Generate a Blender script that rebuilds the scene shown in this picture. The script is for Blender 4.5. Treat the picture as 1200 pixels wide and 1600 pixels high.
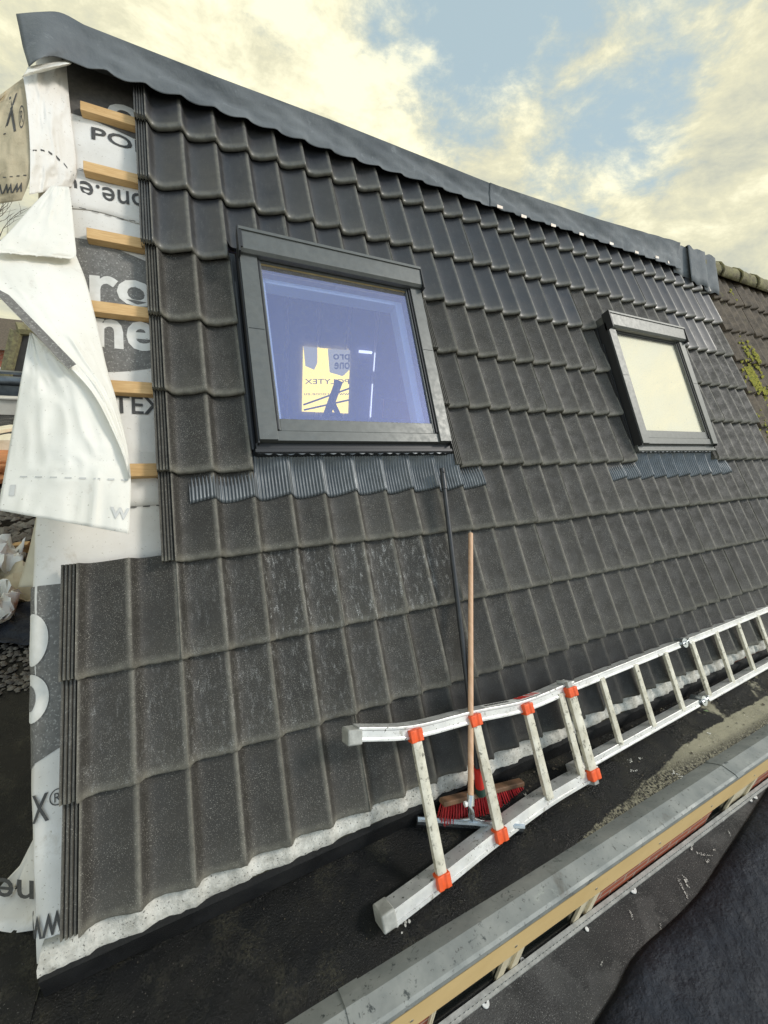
import bpy, math, random
import numpy as np
from mathutils import Vector, Matrix
random.seed(7); RNG = np.random.RandomState(7)
for o in list(bpy.data.objects): bpy.data.objects.remove(o)
sc = bpy.context.scene
R_ = math.radians

# ------------------------------------------------------------------ camera
RW = np.array([[0.9031221, -0.4184644, 0.0962186], [-0.0696387, -0.3638647, -0.9288449], [0.4236991, 0.8321598, -0.3577556]])
CW = np.array([0.0990203, -1.4304326, 1.77]); FPX = 606.7838
cd = bpy.data.cameras.new('camera'); cam = bpy.data.objects.new('camera', cd); sc.collection.objects.link(cam)
cd.sensor_fit = 'VERTICAL'; cd.sensor_height = 24; cd.lens = FPX/1600*24; cd.clip_start = .05; cd.clip_end = 1000
mw = Matrix.Identity(4)
for i in range(3):
    mw[i][0] = RW[0][i]; mw[i][1] = -RW[1][i]; mw[i][2] = -RW[2][i]; mw[i][3] = CW[i]
cam.matrix_world = mw; sc.camera = cam
sc.render.resolution_x = 768; sc.render.resolution_y = 1024

# ------------------------------------------------------------------ light
SUN_EL, SUN_AZ = R_(42), R_(118)        # azimuth from +Y towards +X
sdir = Vector((math.cos(SUN_EL)*math.sin(SUN_AZ), math.cos(SUN_EL)*math.cos(SUN_AZ), math.sin(SUN_EL)))
sl = bpy.data.lights.new('sun', 'SUN'); sl.energy = 2.1; sl.angle = R_(12); sl.color = (1, .94, .86)
so = bpy.data.objects.new('sun', sl); sc.collection.objects.link(so); so.rotation_euler = (-sdir).to_track_quat('-Z', 'Y').to_euler()
sc.view_settings.view_transform = 'Standard'; sc.view_settings.look = 'None'; sc.view_settings.exposure = 0.12; sc.view_settings.gamma = 1

def sdirv(az, el):
    a, e = R_(az), R_(el); return (math.cos(e)*math.sin(a), math.cos(e)*math.cos(a), math.sin(e))
W = bpy.data.worlds.new('World'); sc.world = W; W.use_nodes = True
nt = W.node_tree; nt.nodes.clear(); N = nt.nodes; Lk = nt.links
def wn(t, **k):
    n = N.new(t)
    for a, b in k.items(): setattr(n, a, b)
    return n
def wmath(op, a, b=None, clamp=False):
    n = wn('ShaderNodeMath', operation=op, use_clamp=clamp)
    for i, v in enumerate((a, b)):
        if v is None: continue
        if isinstance(v, (int, float)): n.inputs[i].default_value = v
        else: Lk.new(v, n.inputs[i])
    return n.outputs[0]
tc = wn('ShaderNodeTexCoord'); D = tc.outputs['Generated']
sky = wn('ShaderNodeTexSky', sky_type='NISHITA', sun_disc=False, sun_elevation=SUN_EL, sun_rotation=SUN_AZ)
sky.air_density = 1.2; sky.dust_density = 2.5
def wnoise(scale, detail, rough, dist, vec=D):
    n = wn('ShaderNodeTexNoise'); n.inputs['Scale'].default_value = scale; n.inputs['Detail'].default_value = detail
    n.inputs['Roughness'].default_value = rough; n.inputs['Distortion'].default_value = dist; Lk.new(vec, n.inputs['Vector']); return n.outputs['Fac']
mp = wn('ShaderNodeMapping'); Lk.new(D, mp.inputs['Vector']); mp.inputs['Scale'].default_value = (1, 1, 1.9); mp.inputs['Location'].default_value = (3.1, .4, 1.7)
nA = wnoise(3.4, 10, .58, .12, mp.outputs[0]); nB = wnoise(7.5, 14, .66, .18, mp.outputs[0]); nC = wnoise(1.6, 4, .5, .2, mp.outputs[0])
def blob(az, el, w0, w1):
    v = wn('ShaderNodeVectorMath', operation='DOT_PRODUCT'); Lk.new(D, v.inputs[0]); v.inputs[1].default_value = sdirv(az, el)
    m = wn('ShaderNodeMapRange'); m.inputs['From Min'].default_value = math.cos(R_(w1)); m.inputs['From Max'].default_value = math.cos(R_(w0)); Lk.new(v.outputs['Value'], m.inputs['Value'])
    return m.outputs[0]
b1 = blob(34, 33, 3, 15); b1b = blob(46, 24, 1, 11); b1c = blob(45, 35, 2, 16); b2 = blob(131, 60, 14, 62); b3 = blob(-160, 45, 30, 60)
bl = wmath('MAXIMUM', wmath('MAXIMUM', wmath('MAXIMUM', b1, wmath('MULTIPLY', b1b, .9)), wmath('MAXIMUM', wmath('MULTIPLY', b1c, .8), wmath('MULTIPLY', b3, .8))), b2)
bl = wmath('ADD', bl, wmath('MULTIPLY', wmath('SUBTRACT', .5, nA), 1.7))
bl = wmath('ADD', bl, wmath('MULTIPLY', wmath('SUBTRACT', .5, nB), 1.6))
bm = wn('ShaderNodeMapRange', interpolation_type='SMOOTHSTEP'); bm.inputs['From Min'].default_value = .28; bm.inputs['From Max'].default_value = .86; Lk.new(bl, bm.inputs['Value'])
cr = wn('ShaderNodeValToRGB'); e = cr.color_ramp; e.elements[0].position = .36; e.elements[0].color = (5.3, 5.5, 4.7, 1); e.elements[1].position = .66; e.elements[1].color = (11.0, 10.5, 7.6, 1)
x = e.elements.new(.52); x.color = (7.7, 7.45, 5.4, 1)
bright = blob(14, 27, 2, 20)
Lk.new(wmath('ADD', wmath('ADD', wmath('MULTIPLY', nB, .8), wmath('MULTIPLY', nC, .25)), wmath('SUBTRACT', wmath('MULTIPLY', bright, .13), .03)), cr.inputs['Fac'])
hz = wn('ShaderNodeMix', data_type='RGBA', blend_type='MIX'); hz.inputs['Factor'].default_value = .8
Lk.new(sky.outputs[0], hz.inputs['A']); hz.inputs['B'].default_value = (4.7, 6.0, 6.4, 1)
mx = wn('ShaderNodeMix', data_type='RGBA'); mx0 = mx; Lk.new(bm.outputs[0], mx.inputs['Factor']); Lk.new(cr.outputs[0], mx.inputs['A']); Lk.new(hz.outputs['Result'], mx.inputs['B'])
bg = wn('ShaderNodeBackground'); bg.inputs['Strength'].default_value = .1; 
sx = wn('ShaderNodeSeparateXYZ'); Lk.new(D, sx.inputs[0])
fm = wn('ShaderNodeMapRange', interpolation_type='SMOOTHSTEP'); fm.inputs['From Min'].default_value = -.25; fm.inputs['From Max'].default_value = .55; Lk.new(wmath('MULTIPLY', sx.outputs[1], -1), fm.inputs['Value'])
fc = wn('ShaderNodeMix', data_type='RGBA', blend_type='MIX'); Lk.new(fm.outputs[0], fc.inputs['Factor']); fc.inputs['A'].default_value = (1, 1, 1, 1); fc.inputs['B'].default_value = (1.55, 1.58, 1.78, 1)   # unseen sky behind the viewer, boosted and tinted bluer as fill light
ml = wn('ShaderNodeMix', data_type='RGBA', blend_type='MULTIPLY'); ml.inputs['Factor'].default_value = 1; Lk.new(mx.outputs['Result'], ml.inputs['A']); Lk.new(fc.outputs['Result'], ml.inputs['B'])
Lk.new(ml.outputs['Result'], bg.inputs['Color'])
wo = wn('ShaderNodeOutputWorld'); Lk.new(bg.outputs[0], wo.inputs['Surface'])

# ------------------------------------------------------------------ frames of reference
AL = R_(55); CA, SA = math.cos(AL), math.sin(AL); Z0 = 1.0287335; G = .34683
def rf(x, v, n=0.): return np.array([x, v*CA - n*SA, v*SA + n*CA + Z0])        # roof slope: x along eaves, v up the slope, n out of it
def ray(px, py): return RW.T @ np.array([(px-600)/FPX, (py-800)/FPX, 1.])
def onz(px, py, z): d = ray(px, py); return CW + d*(z-CW[2])/d[2]
def ony(px, py, y): d = ray(px, py); return CW + d*(y-CW[1])/d[1]
def onx(px, py, x): d = ray(px, py); return CW + d*(x-CW[0])/d[0]
NR = np.array([0, -SA, CA]); UR = np.array([0, CA, SA]); XR = np.array([1., 0, 0])
def onr(px, py, n=0.): d = ray(px, py); o = rf(0, 0, n); return CW + d*(np.dot(o-CW, NR)/np.dot(d, NR))
def to_rf(P): q = np.array(P) - np.array([0, 0, Z0]); return np.array([q[0], q[1]*CA+q[2]*SA, -q[1]*SA+q[2]*CA])

# ------------------------------------------------------------------ materials
def material(name, c1, c2=None, scale=6., rough=.6, rough2=None, metal=0., bump=0., bscale=60., spec=.5, speck=None, stain=None, coord='Object', detail=6, **kw):
    m = bpy.data.materials.new(name); m.use_nodes = True; t = m.node_tree; n = t.nodes; l = t.links
    p = n['Principled BSDF']; p.inputs['Metallic'].default_value = metal; p.inputs['Specular IOR Level'].default_value = spec
    p.inputs['Roughness'].default_value = rough
    co = n.new('ShaderNodeTexCoord').outputs[coord]
    if kw.get('stretch'):
        mm = n.new('ShaderNodeMapping'); mm.inputs['Scale'].default_value = kw['stretch']; l.new(co, mm.inputs['Vector']); cos = mm.outputs[0]
    else: cos = co
    def noise(s, d=6, r=.6, v=None, dist=0.):
        q = n.new('ShaderNodeTexNoise'); q.inputs['Scale'].default_value = s; q.inputs['Detail'].default_value = d; q.inputs['Roughness'].default_value = r; q.inputs['Distortion'].default_value = dist
        l.new(v or co, q.inputs['Vector']); return q.outputs['Fac']
    def mix(f, a, b, bt='MIX'):
        q = n.new('ShaderNodeMix'); q.data_type = 'RGBA'; q.blend_type = bt
        for s, v in (('Factor', f), ('A', a), ('B', b)):
            if isinstance(v, (int, float)): q.inputs[s].default_value = v
            elif isinstance(v, tuple): q.inputs[s].default_value = (*v[:3], 1)
            else: l.new(v, q.inputs[s])
        return q.outputs['Result']
    def rng(v, a, b, c=0., d=1.):
        q = n.new('ShaderNodeMapRange'); q.inputs[1].default_value = a; q.inputs[2].default_value = b; q.inputs[3].default_value = c; q.inputs[4].default_value = d; l.new(v, q.inputs[0]); return q.outputs[0]
    def mth(op, a, b):
        q = n.new('ShaderNodeMath'); q.operation = op
        for i, v in enumerate((a, b)):
            if isinstance(v, (int, float)): q.inputs[i].default_value = v
            else: l.new(v, q.inputs[i])
        return q.outputs[0]
    m['_'] = 0
    n1 = noise(scale, detail, .62, cos, kw.get('dist', 0.))
    col = mix(rng(n1, .35, .65), c1, c2 or c1)
    if speck:                                       # (colour, scale, threshold)
        for sc_, s_, th in speck:
            col = mix(rng(noise(s_, 2, .5), th, th+.05), col, sc_)
    if stain:                                       # (colour, scale, lo, hi)
        for sc_, s_, lo, hi in stain:
            col = mix(rng(noise(s_, 8, .7, cos, .4), lo, hi), col, sc_)
    m['_'] = 1
    if kw.get('hook'): col = kw['hook'](n, l, co, col, noise, mix, rng, mth, p)
    l.new(col, p.inputs['Base Color'])
    if rough2 is not None: l.new(rng(noise(kw.get('rscale', scale*1.3), 6), .38, .62, rough, rough2), p.inputs['Roughness'])
    if bump:
        b = n.new('ShaderNodeBump'); b.inputs['Strength'].default_value = bump; b.inputs['Distance'].default_value = kw.get('bdist', .004)
        h = noise(bscale, 6, .65, cos if kw.get('bstretch') else co)
        if kw.get('b2'): h = mth('ADD', h, mth('MULTIPLY', noise(kw['b2'], 4, .5), kw.get('b2k', 3.)))
        l.new(h, b.inputs['Height']); l.new(b.outputs[0], p.inputs['Normal'])
    if kw.get('trans'):
        tr = n.new('ShaderNodeBsdfTranslucent'); l.new(col, tr.inputs['Color']); ms = n.new('ShaderNodeMixShader'); ms.inputs[0].default_value = kw['trans']
        l.new(p.outputs[0], ms.inputs[1]); l.new(tr.outputs[0], ms.inputs[2]); l.new(ms.outputs[0], n['Material Output'].inputs[0])
    if '_' in m: del m['_']
    return m

def emis(name, c, s):
    m = bpy.data.materials.new(name); m.use_nodes = True; p = m.node_tree.nodes['Principled BSDF']; p.inputs['Base Color'].default_value = (*c, 1)
    p.inputs['Emission Color'].default_value = (*c, 1); p.inputs['Emission Strength'].default_value = s; return m
def tile_hook(smooth):
    def hk(n, l, co, col, noise, mix, rng, mth, p):
        at = n.new('ShaderNodeVertexColor'); at.layer_name = 'wear_shading'
        sp = n.new('ShaderNodeSeparateColor'); l.new(at.outputs[0], sp.inputs[0])
        wear_shading, tone, lime = sp.outputs[0], sp.outputs[1], sp.outputs[2]
        uv = n.new('ShaderNodeUVMap').outputs[0]
        # every tile left the kiln a little lighter or darker
        col = mix(mth('MULTIPLY', tone, .30), col, (.075, .070, .062))
        # olive wear on crests and lips; crest highlight and valley shade painted in too
        w = mth('MULTIPLY', mth('MAXIMUM', wear_shading, 0.), rng(noise(35, 6), .3, .6, .45, 1.))
        vd = mth('MULTIPLY', mth('MAXIMUM', mth('MULTIPLY', wear_shading, -1.), 0.), rng(noise(28, 6, .7), .35, .6, .3, 1.))
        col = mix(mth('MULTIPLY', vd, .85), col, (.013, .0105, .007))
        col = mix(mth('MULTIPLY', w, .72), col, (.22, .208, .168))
        # lime streaks running down the slope
        mm = n.new('ShaderNodeMapping'); mm.inputs['Scale'].default_value = (1, .30, 1); l.new(uv, mm.inputs['Vector'])
        s1 = rng(noise(62, 8, .75, mm.outputs[0], .5), .52, .66); s2 = rng(noise(230, 3, .6, uv), .46, .56)
        col = mix(mth('MULTIPLY', mth('MULTIPLY', s1, s2), mth('MULTIPLY', lime, .8)), col, (.50, .50, .48))
        # small bright grains
        gd = rng(noise(9, 5, .6), .35, .65, .25, 1.)
        g = rng(noise(330, 2, .5), .60 if not smooth else .69, .66 if not smooth else .75)
        col = mix(mth('MULTIPLY', mth('MULTIPLY', g, gd), .42), col, (.50, .48, .42))
        # damp, nearly black tiles low down behind the ladder
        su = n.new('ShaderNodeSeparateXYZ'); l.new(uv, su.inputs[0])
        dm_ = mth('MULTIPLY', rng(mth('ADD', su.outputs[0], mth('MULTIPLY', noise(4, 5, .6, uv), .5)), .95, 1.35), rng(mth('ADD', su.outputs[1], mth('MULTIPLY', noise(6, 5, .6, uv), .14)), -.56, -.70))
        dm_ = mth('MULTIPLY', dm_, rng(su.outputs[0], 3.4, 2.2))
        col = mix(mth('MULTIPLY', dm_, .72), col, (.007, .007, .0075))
        # scuffs
        s3 = rng(noise(7, 10, .8, uv, 2.2), .66, .70)
        col = mix(mth('MULTIPLY', s3, .35), col, (.3, .3, .29))
        return col
    return hk
M = {}
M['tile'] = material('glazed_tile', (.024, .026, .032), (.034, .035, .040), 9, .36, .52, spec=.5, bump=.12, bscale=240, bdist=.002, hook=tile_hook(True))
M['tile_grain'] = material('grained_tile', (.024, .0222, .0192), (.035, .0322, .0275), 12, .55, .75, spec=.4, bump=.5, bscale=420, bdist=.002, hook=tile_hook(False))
M['tile_old'] = material('old_tile', (.135, .105, .075), (.060, .047, .034), 14, .85, bump=.7, bscale=160, bdist=.004, stain=[((.16, .15, .05), 9, .62, .68), ((.19, .18, .14), 40, .66, .70)])
M['ridge_old'] = material('mossy_ridge', (.26, .24, .12), (.13, .11, .07), 12, .95, bump=1., bscale=70, bdist=.01)
M['moss'] = material('moss', (.33, .29, .035), (.12, .14, .02), 60, .95, bump=.6, bscale=200, bdist=.004)
M['mortar'] = material('mortar', (.60, .585, .53), (.36, .35, .31), 30, .95, bump=.7, bscale=160, bdist=.005, b2=45, b2k=1., speck=[((.13, .125, .11), 150, .63)], stain=[((.16, .15, .12), 7, .62, .72)])
M['bitumen'] = material('bitumen', (.006, .0065, .0075), (.013, .013, .013), 7, .35, .8, spec=.3, bump=.7, bscale=170, bdist=.004, b2=9, b2k=1.6, rscale=5, speck=[((.10, .10, .09), 330, .70)])
def deck_hook(n, l, co, col, noise, mix, rng, mth, p):
    s = n.new('ShaderNodeSeparateXYZ'); l.new(co, s.inputs[0])
    # dried silt along the outer edge of the gutter, growing to the right
    a = mth('ADD', rng(s.outputs[1], -.93, -.80, .95, -.25), mth('MULTIPLY', noise(5, 8, .65), .9))
    a = mth('ADD', a, rng(s.outputs[0], 1.3, 2.5, -.95, .25))
    k = rng(a, .50, .55)
    grit = rng(noise(95, 6, .7), .44, .58)
    edge = rng(s.outputs[1], -.925, -.86, .15, 1.)
    k2 = mth('MULTIPLY', k, mth('MAXIMUM', mth('MULTIPLY', grit, .8), rng(mth('MULTIPLY', edge, rng(s.outputs[0], 1.7, 2.6)), .25, .8)))
    col = mix(k2, col, (.27, .25, .175))
    # brown moss film left of it
    k3 = mth('MULTIPLY', rng(noise(6, 7, .7), .5, .62), rng(noise(120, 4, .7), .42, .6))
    col = mix(mth('MULTIPLY', k3, .6), col, (.05, .046, .03))
    return col
M['deck'] = material('gutter_bitumen', (.0035, .004, .0046), (.0075, .0073, .0066), 9, .10, .5, spec=.2, bump=1., bscale=190, bdist=.004, b2=10, b2k=1.6, rscale=3.5, speck=[((.13, .125, .11), 300, .69)], hook=deck_hook)
M['bitlap'] = material('bitumen_wet', (.020, .022, .025), (.034, .037, .04), 12, .12, .35, bump=.25, bscale=120, bdist=.003, speck=[((.11, .11, .1), 300, .72)])
def low_hook(n, l, co, col, noise, mix, rng, mth, p):
    w = rng(noise(1.7, 7, .6, None, .6), .5, .53)
    col = mix(w, col, (.012, .012, .0115))
    col = mix(mth('MULTIPLY', rng(noise(210, 3, .6), .60, .68), .8), col, (.23, .23, .21))
    col = mix(mth('MULTIPLY', rng(noise(5, 10, .8, None, 2.5), .67, .70), .5), col, (.3, .3, .28))
    return col
M['lowdeck'] = material('lower_roof_felt', (.028, .028, .027), (.046, .045, .042), 5, .5, .75, bump=.7, bscale=160, bdist=.004, hook=low_hook)
M['tarp'] = material('blue_black_sheet', (.008, .011, .018), (.018, .023, .033), 5, .6, .8, spec=.35, bump=1., bscale=70, bdist=.008, b2=18, b2k=3, stretch=(1, 3, 1), speck=[((.14, .15, .17), 190, .72)])
M['zinc'] = material('zinc', (.29, .30, .285), (.19, .205, .20), 7, .55, .75, metal=.15, bump=.15, bscale=40, bdist=.002, stain=[((.06, .07, .07), 24, .60, .66), ((.34, .36, .33), 5, .62, .7), ((.09, .09, .085), 60, .60, .66), ((.12, .115, .10), 3.5, .60, .70)])
M['fascia'] = material('yellow_board', (.70, .50, .23), (.64, .45, .20), 5, .55, bump=.15, bscale=120, bdist=.001, speck=[((.2, .12, .04), 60, .76)])
M['pine'] = material('batten_wood', (.62, .41, .19), (.50, .30, .12), 14, .7, bump=.25, bscale=90, bdist=.001, stretch=(1.2, 14, 14), stain=[((.30, .16, .06), 9, .66, .72)])
M['handle_wood'] = material('handle_wood', (.62, .40, .26), (.52, .31, .18), 10, .5, bump=.1, bscale=60, bdist=.001, stretch=(14, 2, 2))
M['brush_wood'] = material('brush_wood', (.17, .09, .045), (.10, .055, .03), 14, .65, bump=.3, bscale=90)
M['alu_paint'] = material('window_cladding', (.108, .112, .106), (.128, .133, .126), 30, .38, .5, metal=.35, bump=.1, bscale=300, bdist=.001, speck=[((.22, .22, .2), 160, .74)])
M['alu_dark'] = material('window_gasket', (.018, .019, .021), None, 10, .5)
M['brass'] = material('vent_strip', (.30, .22, .10), (.20, .14, .06), 20, .5)
M['lead'] = material('pleated_flashing', (.135, .148, .156), (.095, .105, .112), 14, .38, .5, metal=.45, bump=.1, bscale=120)
M['ridgefoil'] = material('ridge_membrane', (.155, .168, .176), (.105, .116, .126), 5, .72, .9, bump=.6, bscale=45, bdist=.004, stain=[((.21, .225, .235), 13, .58, .72)], spec=.35)
M['foiltab'] = material('tab_strip', (.62, .48, .36), (.7, .66, .6), 30, .5)
M['under'] = material('underlay', (.70, .68, .64), (.60, .57, .52), 4, .8, bump=.15, bscale=160, bdist=.002, stain=[((.42, .37, .29), 5, .60, .76)], speck=[((.4, .36, .3), 130, .68)])
M['sheet'] = material('loose_underlay', (.90, .89, .84), (.84, .82, .75), 3, .8, bump=.25, bscale=140, bdist=.0015, b2=16, b2k=1.2, trans=.28, stain=[((.58, .53, .45), 6, .60, .80), ((.45, .42, .36), 22, .68, .74)], speck=[((.5, .47, .4), 150, .70)])
M['sheet_cream'] = material('loose_underlay_back', (.66, .62, .50), (.58, .53, .41), 4, .8, bump=.3, bscale=45, bdist=.004, trans=.35, stain=[((.42, .36, .25), 8, .58, .75)], stretch=(1, 1, 2))
M['sheet_aged'] = material('aged_underlay', (.62, .54, .38), (.50, .42, .28), 6, .85, bump=.6, bscale=34, bdist=.006, trans=.25, stain=[((.30, .25, .17), 12, .56, .72)])
M['print'] = material('grey_print', (.13, .125, .115), (.18, .172, .16), 60, .8, speck=[((.30, .29, .27), 150, .60)], spec=.3)
M['print_shaded'] = material('shaded_grey_print', (.075, .070, .065), (.11, .10, .09), 50, .85)
M['ink'] = material('ink', (.045, .045, .045), (.075, .073, .07), 90, .8)
M['ink_pale'] = material('show_through_ink', (.50, .50, .48), None, 20, .8)
M['white_print'] = material('unprinted_letters', (.68, .66, .62), (.60, .58, .53), 30, .8)
M['alum'] = material('ladder_aluminium', (.72, .72, .70), (.56, .56, .55), 12, .35, .55, metal=.55, bump=.2, bscale=70, bdist=.001, stain=[((.30, .29, .25), 16, .58, .68)], speck=[((.10, .10, .08), 85, .66)])
M['alum_dirty'] = material('dirty_rung', (.66, .63, .53), (.46, .43, .34), 16, .55, metal=.15, bump=.2, bscale=70, bdist=.001, stain=[((.10, .095, .07), 45, .54, .66)])
M['orange'] = material('orange_plastic', (.78, .10, .018), (.62, .075, .012), 30, .45, bump=.1, bscale=90)
M['greyplastic'] = material('grey_cap', (.40, .40, .37), (.24, .24, .22), 22, .6, bump=.2, bscale=50)
M['steel'] = material('galvanised_steel', (.55, .58, .60), (.42, .45, .47), 20, .22, .35, metal=.9)
M['black'] = material('black_plastic', (.018, .020, .023), (.03, .032, .036), 20, .35, .5, speck=[((.25, .25, .23), 90, .74)])
M['rubber'] = material('black_rubber', (.014, .015, .017), None, 10, .6)
M['red'] = material('red_plastic', (.60, .028, .02), None, 10, .4)
M['bristle'] = material('red_bristle', (.62, .03, .035), (.38, .018, .022), 40, .5)
M['bristle_dark'] = material('deep_red_bristle', (.25, .012, .014), None, 20, .6)  # darker red mixed in for the lines between bristles
M['green'] = material('dark_green_plastic', (.02, .06, .045), None, 10, .5)
M['white'] = material('white_plate', (.75, .75, .72), (.6, .6, .57), 60, .5)
M['dropping'] = material('white_splat', (.62, .61, .56), (.35, .34, .30), 90, .9)
M['cream'] = material('cream_frame', (.68, .60, .43), (.60, .52, .36), 8, .5)
M['darkglass'] = material('dark_glass', (.008, .010, .009), None, 10, .08)
M['grav'] = material('gravel', (.16, .14, .11), (.05, .045, .04), 18, .85, bump=.3, bscale=80)
M['chip'] = material('broken_tile_chips', (.10, .085, .065), (.24, .21, .165), 9, .9, bump=.3, bscale=80)
M['leafbits'] = material('wet_debris', (.09, .07, .045), (.03, .028, .022), 30, .8)
M['leaf'] = material('green_leaf', (.16, .22, .10), None, 20, .6)
M['bark'] = material('bark', (.14, .115, .085), (.09, .07, .05), 12, .9)
M['pale_wood'] = material('pale_timber', (.72, .66, .50), (.60, .52, .36), 9, .7)
M['orange_wood'] = material('orange_stack', (.55, .22, .08), (.40, .15, .05), 14, .75)
M['slate'] = material('dark_cladding', (.038, .036, .033), (.055, .052, .047), 6, .7, bump=.2, bscale=60)
M['white_wall'] = material('pale_wall', (.55, .52, .45), (.45, .42, .36), 5, .85)
M['earth'] = material('ground_cover', (.10, .095, .08), (.07, .08, .05), .4, .95)
M['room'] = material('attic_board', (.26, .28, .50), (.20, .22, .44), 5, .8)
M['room_line'] = material('board_joint', (.95, .95, .98), None, 5, .6)
M['ply'] = material('plywood', (.60, .42, .40), (.50, .34, .32), 9, .7)
M['cream_panel'] = material('cream_panel_face', (.93, .84, .60), (.90, .81, .57), 3, .8, speck=[((.45, .42, .33), 60, .70)])
M['zincgut'] = material('blue_grey_gutter', (.13, .15, .165), (.07, .08, .09), 5, .35, metal=.5)
M['sash_white'] = material('pale_sash', (.50, .60, .68), (.58, .66, .72), 9, .5)
def brick(name):
    m = bpy.data.materials.new(name); m.use_nodes = True; t = m.node_tree; n = t.nodes; l = t.links; p = n['Principled BSDF']; p.inputs['Roughness'].default_value = .85
    co = n.new('ShaderNodeTexCoord').outputs['Object']; s = n.new('ShaderNodeSeparateXYZ'); c = n.new('ShaderNodeCombineXYZ'); l.new(co, s.inputs[0])
    l.new(s.outputs[0], c.inputs[0]); l.new(s.outputs[2], c.inputs[1]); b = n.new('ShaderNodeTexBrick'); l.new(c.outputs[0], b.inputs['Vector'])
    b.inputs['Scale'].default_value = 1; b.inputs['Brick Width'].default_value = .22; b.inputs['Row Height'].default_value = .0625; b.inputs['Mortar Size'].default_value = .006
    b.inputs['Color1'].default_value = (.36, .085, .035, 1); b.inputs['Color2'].default_value = (.27, .06, .028, 1); b.inputs['Mortar'].default_value = (.35, .30, .24, 1)
    l.new(b.outputs[0], p.inputs['Base Color']); return m
M['brick'] = brick('red_brick')
def glassmat(name, refl, rc, dust=.04, fres=True, tint=(.9, .92, .95)):
    m = bpy.data.materials.new(name); m.use_nodes = True; t = m.node_tree; n = t.nodes; l = t.links; n.clear()
    tr = n.new('ShaderNodeBsdfTransparent'); tr.inputs[0].default_value = (*tint, 1); gl = n.new('ShaderNodeBsdfGlossy'); gl.inputs['Roughness'].default_value = .03; gl.inputs['Color'].default_value = (*rc, 1)
    df = n.new('ShaderNodeBsdfDiffuse'); df.inputs['Color'].default_value = (.7, .7, .66, 1)
    lw = n.new('ShaderNodeLayerWeight'); lw.inputs['Blend'].default_value = .5
    pw = n.new('ShaderNodeMath'); pw.operation = 'POWER'; l.new(lw.outputs['Facing'], pw.inputs[0]); pw.inputs[1].default_value = 4.
    mr = n.new('ShaderNodeMapRange'); mr.inputs[3].default_value = refl; mr.inputs[4].default_value = 1.; l.new(pw.outputs[0], mr.inputs[0])
    m1 = n.new('ShaderNodeMixShader'); l.new(mr.outputs[0], m1.inputs[0]); l.new(tr.outputs[0], m1.inputs[1]); l.new(gl.outputs[0], m1.inputs[2])
    co = n.new('ShaderNodeTexCoord').outputs['Object']; no = n.new('ShaderNodeTexNoise'); no.inputs['Scale'].default_value = 260; no.inputs['Detail'].default_value = 3; l.new(co, no.inputs['Vector'])
    mr2 = n.new('ShaderNodeMapRange'); mr2.inputs[1].default_value = .55; mr2.inputs[2].default_value = .72; mr2.inputs[3].default_value = dust; mr2.inputs[4].default_value = dust+.25; l.new(no.outputs['Fac'], mr2.inputs[0])
    m2 = n.new('ShaderNodeMixShader'); l.new(mr2.outputs[0], m2.inputs[0]); l.new(m1.outputs[0], m2.inputs[1]); l.new(df.outputs[0], m2.inputs[2])
    o = n.new('ShaderNodeOutputMaterial'); l.new(m2.outputs[0], o.inputs[0]); return m
M['glass'] = glassmat('coated_pane', .32, (.55, .58, 1.0), .06, tint=(.80, .86, 1.))
M['glass2'] = glassmat('pane', .08, (1., .92, .76), .05)
M['lit'] = emis('daylit_membrane', (1., .72, .12), 1.9); M['litgrey'] = emis('daylit_print', (.50, .48, .36), .75); M['litgap'] = emis('daylight_gap', (.95, .98, 1.), 1.3)

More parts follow.
